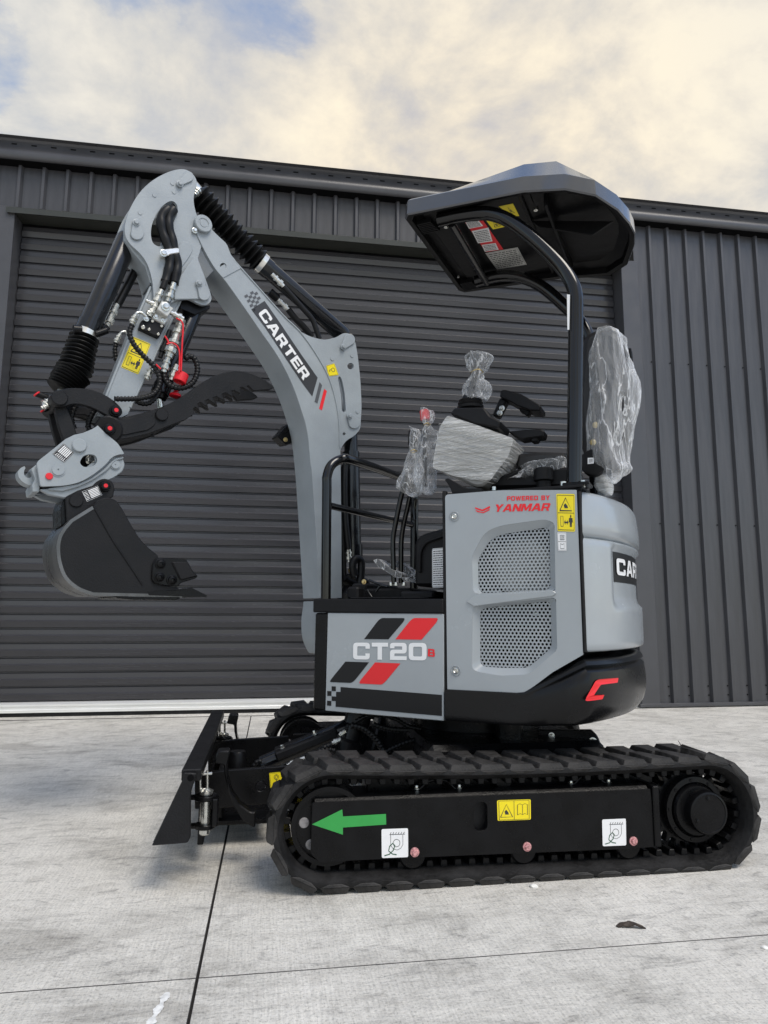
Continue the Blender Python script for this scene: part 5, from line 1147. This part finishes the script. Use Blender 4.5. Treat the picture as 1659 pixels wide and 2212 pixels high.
tube('steel_pipe', [B('b', cV-.02, *p) for p in [(440, 1580), (400, 1545), (350, 1545), (325, 1590)]], .006, CHROME, EX); fitting('b', cV-.02, (335, 1570), (300, 1650), .012)
tube('steel_pipe', [B('b', .07, *p) for p in [(262, 1735), (240, 1722), (205, 1730), (180, 1765)]], .006, CHROME, EX); fitting('b', .07, (190, 1750), (150, 1830), .011)
wraph('wrapped_hose', 'b', .075, [(150, 1825), (140, 1900), (150, 1980), (165, 2010)], .010)
wraph('wrapped_hose', 'a', cV-.03, [(975, 1290), (955, 1350), (985, 1430), (1050, 1510), (1130, 1590), (1170, 1660), (1175, 1730), (1130, 1800), (1040, 1830), (930, 1836), (845, 1835)], .0105)
wraph('wrapped_hose', 'a', cV-.02, [(1210, 1640), (1215, 1690), (1260, 1740), (1340, 1755), (1420, 1715), (1455, 1630), (1440, 1550), (1400, 1520), (1365, 1540)], .0115)
wraph('wrapped_hose', 'a', cV+.0, [(1180, 1700), (1170, 1790), (1110, 1860), (1050, 1870), (1000, 1850)], .010)
# quick couplers with red dust caps
fitting('a', cV-.02, (1345, 1255), (1300, 1380), .019); fitting('a', cV-.02, (1300, 1370), (1240, 1530), .022); fitting('a', cV-.02, (1240, 1530), (1205, 1640), .014)
fitting('a', cV, (1300, 1585), (1262, 1700), .015); fitting('a', cV, (1120, 1600), (1080, 1690), .013); fitting('a', cV, (1252, 1330), (1180, 1530), .012, PLAST)
for pts in ([(1300, 1240), (1340, 1265), (1350, 1310), (1345, 1400), (1340, 1500), (1335, 1630)], [(1230, 1430), (1270, 1422), (1310, 1450), (1325, 1510), (1320, 1640)], [(1215, 1370), (1235, 1400), (1245, 1425)], [(1150, 1580), (1170, 1600), (1185, 1615)]): tube('red_lanyard', [B('a', cV-.045, *p) for p in pts], .0035, REDP, EX)
rc_ = lathe('dust_cap', B('a', cV-.02, 1345, 1650), B('a', cV-.02, 1315, 1725), [(0, .026), (.003, .028), (.040, .028), (.042, .024), (.036, .022), (.01, .020)], REDP, EX, 20); lathe('dust_cap', B('a', cV+.02, 1300, 1770), B('a', cV+.02, 1290, 1830), [(0, .008), (.012, .012), (.02, .024), (.03, .026)], REDP, EX, 16)
# ---- links, coupler, thumb, bucket
cL = -.105
lk_ = [('c', [(303, 225, 30), (318, 180, 40), (400, 153, 40), (500, 152, 60), (600, 175, 60), (680, 222, 50), (728, 266, 30), (744, 300, 24), (722, 328, 20), (660, 330, 16), (610, 298, 40), (540, 265, 50), (460, 248, 50), (420, 255, 30), (385, 270, 30), (335, 262, 30)])]
for c0, c1 in ((cL, cL+.022), (-cL-.022, -cL)): ln_ = bplate('bucket_link', lk_, c0, c1, BLKM, EX, ref=cL)
s_, z_ = bs('c', cL, 357, 216); rod('link_pin', BF.w(s_, cL-.012, z_), BF.w(s_, -cL, z_), .030, BLKM, ln_, 28)
def redpin(k, x, y, c, r=.022, par=EX):
    s_, z_ = bs(k, c, x, y); p = lathe('pin_head', BF.w(s_, c+.004, z_), BF.w(s_, -1, z_), [(0, r*1.3), (.010, r*1.3), (.013, r*1.15), (.013, r), (.024, r*.95), (.026, r*.8)], BLACK, par, 28)
    rod('red_plug', BF.w(s_, c-.020, z_), BF.w(s_, c-.024, z_), r*.48, REDP, p, 12); return p
redpin('c', 693, 295, cL, .018)
bplate('side_link', [('c', [(325, 262, 20), (395, 258, 20), (430, 330), (470, 450), (445, 490), (385, 480), (350, 370)])], cL+.03, cL+.06, BLKM, EX, ref=cL+.03)
bplate('side_link', [('c', [(325, 262, 20), (395, 258, 20), (430, 330), (470, 450), (445, 490), (385, 480), (350, 370)])], -cL-.06, -cL-.03, BLKM, EX, ref=cL+.03)
bplate('cross_link', [('c', [(430, 255, 20), (560, 262, 30), (640, 320), (600, 350), (520, 310), (440, 310)])], .02, .05, BLKM, EX, ref=0)
for a_, b_ in (((218, 188), (290, 215)), ((258, 285), (315, 262))):
    v = rod('grease_fitting', B('c', 0, *a_), B('c', 0, *b_), .012, PLAST, EX, 12); rod('red_cap', B('c', -.003, a_[0], a_[1]-2), B('c', -.003, a_[0]+7, a_[1]+6), .014, REDP, v, 12)
fitting('c', -.02, (300, 232), (262, 262), .016); fitting('c', -.03, (300, 255), (250, 275), .011)
for pts in ([(455, 260), (435, 310), (432, 360), (450, 400)], [(580, 270), (545, 330), (532, 380), (540, 410)]): wraph('wrapped_hose', 'c', -.03, pts, .011)
# coupler
cQ = -.115
hole_q = [('c', [(505, 560, 20), (545, 553, 10), (575, 560, 14), (590, 590, 20), (575, 618, 14), (540, 632, 10), (500, 630, 20), (478, 602, 20)])]
qo = [('c', [(448, 436), (500, 425), (560, 400), (590, 380), (640, 430, 10), (712, 488, 20), (738, 530, 10), (750, 552, 8), (710, 556, 20), (670, 575, 30), (640, 615, 40), (560, 680, 60), (480, 725, 50), (380, 745, 50), (245, 748, 16), (228, 640), (222, 612), (232, 592), (330, 515), (395, 462)])]
for c0, c1 in ((cQ, cQ+.020), (-cQ-.020, -cQ)): qh = bplate('coupler_plate', qo, c0, c1, GREYB, EX, holes=hole_q, ref=cQ)
cpl = qh
ql = [('c', [(560, 600), (690, 560), (745, 562, 8), (764, 610, 16), (748, 652, 14), (700, 688, 20), (640, 715, 20), (560, 762, 40), (480, 795, 20), (430, 812), (395, 812), (300, 792), (245, 760), (380, 748)])]
for c0, c1 in ((cQ+.022, cQ+.05), (-cQ-.05, -cQ-.022)): bplate('coupler_jaw', ql, c0, c1, GREYB, cpl, ref=cQ)
bplate('coupler_rib', [('c', [(640, 630, 20), (690, 575, 20), (750, 562), (752, 576), (700, 592, 16), (650, 650, 30), (560, 712, 40), (470, 752, 30), (380, 775), (290, 765), (300, 755), (470, 730), (560, 690)])], cQ+.012, cQ+.03, GREYB, cpl, ref=cQ)
bplate('coupler_body', [('c', [(235, 640), (460, 470), (560, 430), (700, 540), (560, 680), (380, 740), (250, 745)])], .02, .06, VOID, cpl, ref=cQ)
bplate('latch_hook', [('c', [(150, 622, 4), (157, 634, 4), (147, 650, 14), (148, 680, 16), (172, 698, 16), (196, 688, 14), (192, 660, 10), (190, 640, 10), (228, 608), (240, 650), (238, 720), (195, 742, 20), (150, 728, 30), (115, 695, 24), (108, 655, 24), (128, 632, 16)])], -.05, .02, GREYB, cpl, ref=-.06)
bplate('latch_body', [('c', [(190, 640), (228, 608), (245, 700), (240, 780), (200, 780, 8), (195, 740), (215, 700)])], -.085, .08, GREYB, cpl, ref=-.09)
s_, z_ = bs('c', cQ, 477, 502); rod('coupler_boss', BF.w(s_, cQ-.012, z_), BF.w(s_, cQ+.01, z_), .0265, GREYB, cpl, 26)
for x, y, r_ in ((350, 647, .024), (703, 611, .018)):
    s_, z_ = bs('c', cQ, x, y); o_ = 0 if x < 600 else .02
    lathe('coupler_pin', BF.w(s_, cQ+o_+.004, z_), BF.w(s_, -1, z_), [(0, r_*1.15), (.006, r_*1.15), (.006, r_*.95), (.010, r_*.9), (.010, r_*.12), (.006, r_*.1)], GREYB, cpl, 28)
s_, z_ = bs('c', cQ, 296, 687); rod('red_plug', BF.w(s_, cQ-.006, z_), BF.w(s_, cQ, z_), .013, REDP, cpl, 18)
hexbolt('inner_bolt', B('c', .01, 545, 590), DY, .014, .02, CHROME, cpl)
def rating(nm, c, co, par, seed):
    o = sticker(nm, BF, c-.0012, 'c', co, BLKD, par, [[[(.34, v), (.92, v), (.92, v+.085), (.34, v+.085)]] for v in (.14, .27, .40, .53, .66, .79)]+textlines(6, .06, .28, .12, .88, seed+1)+[[x] for x in ringq([(.04, .04), (.96, .04), (.96, .96), (.04, .96)], .02)], WHITE); return o
rating('rating_plate', cQ, [(388, 605), (448, 543), (316, 552), (385, 488)], cpl, 11)
# thumb: two toothed blades with a spine between
top_ = [(600, 455, 30), (578, 400, 40), (605, 345, 30), (655, 332, 20), (760, 328), (880, 300, 60), (1000, 260, 60), (1100, 205, 60), (1200, 132, 50), (1290, 78, 60), (1400, 46, 60), (1500, 58, 50), (1590, 98, 50), (1640, 132, 20), (1656, 152, 6), (1630, 163, 8)]
teeth = [(1528, 170), (1500, 139), (1490, 141), (1500, 172), (1462, 148), (1447, 152), (1452, 188), (1412, 166), (1396, 172), (1404, 208), (1362, 182), (1340, 190), (1350, 230), (1306, 204), (1284, 212), (1300, 252), (1256, 222), (1236, 232), (1250, 268), (1212, 240), (1192, 250), (1204, 286), (1178, 268), (1166, 280), (1176, 305), (1120, 345)]
bot_ = [(1010, 385, 60), (900, 430, 60), (800, 452, 60), (700, 468, 40), (640, 474, 30)]
for c0, c1 in ((-.100, -.078), (.078, .100)): thb = bplate('grab_thumb', [('c', top_+teeth+bot_)], c0, c1, BLKM, EX, ref=-.100, n=3)
bplate('thumb_spine', [('c', [(700, 350), (900, 300), (1100, 230), (1200, 200), (1150, 300), (1010, 380), (850, 430), (730, 455)])], -.078, .078, BLKM, thb, ref=-.1)
bplate('thumb_inset', [('c', [(712, 345, 20), (900, 318), (930, 330, 10), (940, 370, 20), (895, 408, 20), (740, 440, 20), (705, 420, 20), (695, 370)])], -.106, -.1, BLKM, thb, ref=-.1, bev=.005)
s_, z_ = bs('c', -.1, 974, 317); rod('thumb_pin', BF.w(s_, -.112, z_), BF.w(s_, .1, z_), .026, BLKM, thb, 26)
rod('thumb_hub', B('c', -.106, 655, 403), B('c', .1, 655, 403), .054, BLKM, thb, 40); redpin('c', 655, 404, -.106, .019, thb)
for x, y in ((920, 437), (1075, 355)): fitting('c', -.07, (x, y-6), (x+2, y+10), .006, BLKM, thb)
# bucket
cK = -.15
bk_out = [(388, 1000), (430, 952), (560, 872), (590, 830, 14), (645, 812, 20), (700, 828, 24), (740, 885, 30), (775, 950, 20), (830, 1045, 40), (880, 1105, 40), (960, 1168, 20), (940, 1250), (960, 1340), (1075, 1358, 8), (1104, 1395), (1100, 1412), (560, 1400, 40), (470, 1365, 60), (395, 1300, 60), (358, 1210, 50), (348, 1120, 50), (360, 1050, 40)]
inner = [(388, 1000), (360, 1050), (348, 1120), (358, 1210), (395, 1300), (470, 1365), (560, 1400), (1100, 1412)]
bucket = bplate('digging_bucket', [('c', bk_out)], cK, cK+.014, BLKM, EX, ref=cK)
bplate('bucket_side', [('c', bk_out)], -cK-.014, -cK, BLKM, bucket, ref=cK)
ipts = [bs('c', cK, *p) for p in [(560, 872), (430, 952), (388, 1000)]]+[(a.x, a.y) for a in cat([Vector((*bs('c', cK, *p), 0)) for p in inner[0:7]], 6)]+[bs('c', cK, 1100, 1412)]
ipts = dedupe([tuple(p[:2]) for p in ipts]); bm = bmesh.new(); rows = []
for i, p in enumerate(ipts):
    a, b = Vector(ipts[max(i-1, 0)]), Vector(ipts[min(i+1, len(ipts)-1)]); t = (b-a).normalized(); nr = Vector((t.y, -t.x))
    if nr.dot(Vector(p)-Vector(bs('c', cK, 650, 1150))) < 0: nr = -nr
    po, pi_ = Vector(p)+nr*.004, Vector(p)-nr*.008
    rows.append([bm.verts.new(BF.w(po.x, cK-.001+.0, po.y)), bm.verts.new(BF.w(po.x, -cK+.001, po.y)), bm.verts.new(BF.w(pi_.x, -cK+.001, pi_.y)), bm.verts.new(BF.w(pi_.x, cK-.001, pi_.y))])
for a, b in zip(rows, rows[1:]):
    for k in range(4): bm.faces.new((a[k-1], a[k], b[k], b[k-1]))
bm.faces.new(rows[0]); bm.faces.new(rows[-1]); sh = finish(bm, 'bucket_shell', STEELB, bucket, sharp=30)
tube('weld_seam', [B('c', cK-.001, *p) for p in [(565, 870), (600, 930), (680, 1070), (780, 1220), (862, 1345)]], .0035, BLKM, bucket)
ear = [('c', [(396, 810, 10), (470, 772, 10), (560, 742), (590, 712, 20), (630, 697, 24), (680, 715, 24), (692, 760, 20), (682, 812, 12), (610, 845), (565, 872), (430, 952), (404, 962), (400, 880)])]
for c0, c1 in ((-.105, -.085), (.085, .105)): eo = bplate('bucket_ear', ear, c0, c1, BLKM, bucket, ref=-.105)
bplate('ear_strap', [('c', [(372, 880, 10), (385, 826, 12), (410, 810), (415, 960), (375, 985)])], -.085, .085, BLACK, bucket, ref=-.105)
s_, z_ = bs('c', -.105, 459, 834); rod('ear_pin', BF.w(s_, -.113, z_), BF.w(s_, .11, z_), .0255, BLKM, bucket, 26); redpin('c', 630, 748, -.105, .017, bucket)
rating('rating_plate', -.105, [(523, 842), (620, 800), (490, 778), (592, 740)], bucket, 21)
sc_ = bplate('side_cutter', [('c', [(922, 1215, 16), (948, 1178, 14), (1000, 1180), (1120, 1185), (1135, 1205), (1160, 1250), (1195, 1290), (1180, 1303), (1090, 1330, 10), (1075, 1352, 10), (1000, 1348, 20), (935, 1330, 12), (918, 1310, 10)])], cK-.014, cK-.001, BLACK, bucket, ref=cK-.014)
bplate('cutter_edge', [('c', [(1035, 1202), (1130, 1202), (1160, 1250), (1193, 1290), (1090, 1315), (1060, 1255)])], cK-.022, cK-.012, BLKM, bucket, ref=cK-.02, bev=.005)
for x, y in ((968, 1214), (962, 1294), (1037, 1312)):
    s_, z_ = bs('c', cK-.016, x, y); lathe('cutter_bolt', BF.w(s_, cK-.014, z_), BF.w(s_, -1, z_), [(0, .021), (.004, .021), (.005, .017), (.010, .014), (.012, .007), (.008, .005)], BLACK, bucket, 20)
for k, cc_ in enumerate((cK+.02, -.055, .03, .115)):
    tth = bplate('bucket_tooth', [('c', [(890, 1380, 5), (1100, 1372), (1155, 1358), (1250, 1406, 3), (1245, 1414), (1110, 1412), (895, 1404, 5)])], cc_-.022, cc_+.022, BLACK, bucket, ref=cK, bev=.005)
bplate('cutting_edge', [('c', [(700, 1412), (1080, 1412), (1090, 1422), (1060, 1432), (800, 1430), (700, 1420)])], cK-.002, -cK+.002, BLACK, bucket, ref=cK)
for a_ in ((280, 1256), (347, 1240)):
    pass
# ================================================================== PLASTIC BAGS AND WRAPS (things that lie over the machine)
def crumple(name, fr, c, k, prof, depth, m, label, cat_, group=None, amp=.012, fq=22, seg=40, rows_=None, squish=.5, seed=0, zf=.45):
    """prof: traced rows (y, xleft, xright) from top to bottom; oval sections in depth"""
    rr_ = []
    pv = [Vector((y, a, b)) for y, a, b in prof]; sm_ = cat(pv, 6)
    bm = bmesh.new(); G_ = []
    for v in sm_:
        a, z = S(k, fr, c, v.y, v.x); b, _ = S(k, fr, c, v.z, v.x); mx_, w_ = (a+b)/2, max((b-a)/2, .002); row = []
        dp_ = min(depth, w_*1.6)
        for i in range(seg):
            t = 2*pi*i/seg; p = fr.w(mx_+w_*cos(t), c+dp_+dp_*sin(t), z)
            f = min(1, w_/.03); n1 = noise.noise(Vector((p.x*fq+seed, p.y*fq, p.z*fq*zf))); n2 = noise.noise(Vector((p.x*fq*2.3, p.y*fq*2.3+seed, p.z*fq*zf*2.4)))
            rad = (fr.w(cos(t), sin(t), 0)-fr.w(0, 0, 0)); fold = (abs(n1)*-2+.5)+(.5-abs(n2)*2)*.5
            row.append(bm.verts.new(p+rad*fold*amp*f+Vector((0, 0, 1))*n2*amp*.6*f))
        G_.append(row)
    for u, v in zip(G_, G_[1:]):
        for i in range(seg): bm.faces.new((u[i-1], u[i], v[i], v[i-1]))
    o = finish(bm, name, m, None, sharp=14); tag(o, label, cat_, group); return o
crumple('plastic_seat_cover', HF, -.40, 'f', [(82, 1375, 1395), (90, 1330, 1430), (130, 1290, 1490), (200, 1262, 1510), (300, 1240, 1540), (400, 1225, 1574), (500, 1220, 1574), (600, 1222, 1560), (700, 1225, 1535), (800, 1230, 1515), (880, 1260, 1520), (935, 1330, 1535), (975, 1380, 1490), (1025, 1425, 1455), (1032, 1435, 1445)], .20, BAGS, 'large clear plastic cover draped over the tall backrest of the operator seat', 'plastic cover', None, amp=.012, fq=17, seg=96, seed=3, zf=.22)
crumple('plastic_bag', HF, -.44, 'f', [(232, 570, 590), (245, 530, 660), (268, 520, 700), (300, 535, 680), (325, 552, 650), (350, 568, 638), (375, 570, 636), (400, 545, 640), (415, 525, 655), (440, 515, 672), (470, 512, 680), (500, 518, 665), (520, 560, 650)], .045, BAG, 'crinkled clear plastic bag tied with a rubber band round the joystick grip', 'plastic bag', 'plastic bags tied over the control levers', amp=.010, fq=30, seg=40, seed=8)
crumple('plastic_bag', HF, -.37, 'f', [(573, 268, 300), (590, 270, 328), (620, 272, 336), (650, 278, 330), (670, 292, 322), (690, 290, 330), (730, 262, 360), (780, 245, 372), (840, 235, 365), (900, 225, 350), (960, 215, 330), (1010, 225, 325), (1060, 245, 332), (1095, 300, 332)], .06, BAG, 'clear plastic bag over the red-knobbed lever, the taller of the two lever bags', 'plastic bag', 'plastic bags tied over the control levers', amp=.016, fq=20, seg=44, seed=1)
crumple('plastic_bag', HF, -.40, 'f', [(683, 200, 206), (700, 202, 245), (740, 200, 258), (800, 205, 252), (833, 205, 240), (860, 180, 250), (900, 160, 262), (950, 135, 258), (1000, 115, 260), (1040, 112, 262), (1070, 150, 255), (1100, 195, 240), (1112, 215, 230)], .05, BAG, 'clear plastic bag on the shorter dark-knobbed lever, leftmost of the bags', 'plastic bag', 'plastic bags tied over the control levers', amp=.016, fq=20, seg=44, seed=5)
crumple('plastic_sheet', HF, -.42, 'f', [(868, 1090, 1130), (885, 1040, 1150), (900, 860, 1160), (930, 850, 1160), (960, 810, 1150), (990, 770, 1040), (1000, 790, 900)], .10, BAG, 'loose clear plastic sheet bunched over the seat cushion behind the console', 'plastic sheet', None, amp=.014, fq=22, seg=40, seed=9)
br_ = crumple('wrapped_tube', HF, -.34, 'f', [(965, 1340, 1370), (985, 1325, 1395), (1010, 1320, 1415), (1040, 1320, 1428), (1070, 1340, 1430), (1100, 1385, 1426)], .05, WRAP, 'plastic-wrapped round bundle behind the seat on top of the rear hood', 'bundle', None, amp=.008, fq=24, seed=2)
for k_, (c, yy, a, b, lb_) in enumerate(((-.44, 352, 568, 638, 'joystick bag'), (-.37, 672, 290, 324, 'red-knobbed lever bag'), (-.40, 833, 203, 242, 'leftmost lever bag'))):
    s0, z0 = S('f', HF, c, a, yy); s1, _ = S('f', HF, c, b, yy); R_ = (s1-s0)/2+.001
    ctr = HF.w((s0+s1)/2, c+R_*1.1, z0); o = finish(tube_bm([ctr+Vector((R_*cos(t*pi/10), R_*1.2*sin(t*pi/10), .002*sin(t))) for t in range(21)], .0022, 6), 'rubber_band', BRASS, None, sharp=60)
    tag(o, 'brown rubber band tied round the neck of the '+lb_, 'rubber band', 'rubber bands round the bags')
# stretch film over the side console
fo = [S('f', HF, cP-.006, *p) for p in rp([(436, 620, 18), (600, 674), (838, 760, 16), (806, 862), (696, 1012, 10), (600, 1012, 40), (470, 985), (346, 936, 18), (356, 860), (390, 690)], 4)]
bmw = plate_bm(HF, cP-.006, cP+.172, fo); bmesh.ops.bevel(bmw, geom=[e_ for e_ in bmw.edges if e_.calc_face_angle(0) > .7], offset=.014, segments=2, affect='EDGES')
fm = finish(bmw, 'stretch_film', WRAP, None, sharp=30); tag(fm, 'cloudy stretch film wound tightly round the tilted side console under the joystick', 'stretch film')
bmz = bmesh.new()
for k in range(30):
    y0 = 668+k*9.8+random.uniform(-2, 2); xa, xb = 385-(y0-660)*.06, 825-max(0, (y0-780))*.62
    xa += random.uniform(0, 130)*(random.random() < .5); xb -= random.uniform(0, 160)*(random.random() < .6)
    if xb-xa < 60: continue
    pts = [P('f', cP-.0085, xa+(xb-xa)*t/5, y0+(xa+(xb-xa)*t/5-385)*.24-(0 if y0 < 700 else 0)+random.uniform(-1, 1)) for t in range(6)]
    tube_bm(pts, random.choice((.0005, .0007, .001)), 4, bmz)
fz = finish(bmz, 'film_crease', FGREY, fm); fz['kind'] = 'stuff'
# ---- litter on the slab
def gp(x, y): r = ray(x, y); t = -CAM[2]/r[2]; return CAM+r*t
p = gp(1362, 2004); bm = bmesh.new()
for u, v in (((-.034, .006), (-.010, .0)), ((-.010, 0), (.014, -.004)), ((.014, -.004), (.034, -.012))): pass
lv = [(-.036, .010, .004), (-.024, .012, .010), (-.012, .010, .006), (0, .014, .012), (.016, .006, .010), (.030, -.006, .006), (.036, -.014, .003), (.024, -.014, .006), (.008, -.010, .012), (-.008, -.004, .006), (-.022, .000, .008), (-.032, .004, .003)]
vs = [bm.verts.new((p.x+a, p.y+b, c)) for a, b, c in lv]; ct = bm.verts.new((p.x, p.y+.002, .016)); vb_ = [bm.verts.new((v.co.x, v.co.y, v.co.z-.003)) for v in vs]; cb_ = bm.verts.new((p.x, p.y+.002, .010))
for i in range(len(vs)): bm.faces.new((vs[i-1], vs[i], ct)); bm.faces.new((vb_[i-1], vb_[i], cb_)); bm.faces.new((vs[i-1], vs[i], vb_[i], vb_[i-1]))
tag(finish(bm, 'dry_leaf', LEAF, None, smooth=False), 'curled dark brown dead leaf lying on the concrete in front of the track', 'leaf')
def chip(x, y, r, lab, grp=None):
    p = gp(x, y); bm = bmesh.new(); bmesh.ops.create_icosphere(bm, subdivisions=2, radius=r)
    for v in bm.verts: v.co = Vector((v.co.x*1.2, v.co.y, max(v.co.z*.6, -r*.3)))*(1+.35*noise.noise(v.co*90)); v.co += Vector((p.x, p.y, r*.25))
    tag(finish(bm, 'stone_chip', STONE, None, smooth=False), lab, 'stone', grp)
chip(1153, 1916, .011, 'white stone chip lying against the bottom of the near rubber track', 'white stone chips'); chip(1652, 2049, .008, 'small white stone chip at the right edge of the concrete', 'white stone chips')
p = gp(340, 2190); bm = bmesh.new()
for k in range(13):
    cx_, cy_ = p.x+.0016*k-.01+.003*noise.noise(Vector((k*.7, 3, 1))), p.y-.04+.009*k; n = 12
    vs = [bm.verts.new((cx_+(.007+.003*sin(k*1.3))*(1+.4*noise.noise(Vector((k*.5, i, 0))))*cos(2*pi*i/n), cy_+.010*sin(2*pi*i/n), .0010+.0001*k)) for i in range(n)]; bm.faces.new(vs)
tag(finish(bm, 'paint_mark', CHALK, None, smooth=False, recalc=False), 'smeared white paint mark on the concrete at the bottom left', 'paint mark')
tube('x', [Vector((0, 0, 0)), Vector((0, 0, .1))], .001, LEAF, None); bpy.data.objects.remove(bpy.data.objects['x'])
a_ = P3('k', UF, -.60, 1135, 400); tw = tube('dry_twig', [a_+Vector((0, 0, -.006)), a_+Vector((-.004, 0, .016)), a_+Vector((-.018, 0, .040))], .0012, LEAF, None, seg=5); tag(tw, 'thin dry twig sticking up from the top of the near track', 'twig')

# keep the hierarchy to thing > part > sub-part
def depth(o):
    n = 0
    while o.parent: o = o.parent; n += 1
    return n
for o in [x for x in bpy.data.objects if depth(x) > 2]:
    while depth(o) > 2:
        p_ = o.parent; o.parent = p_.parent; o.matrix_parent_inverse = wm(p_.parent).inverted() @ wm(p_) @ o.matrix_parent_inverse
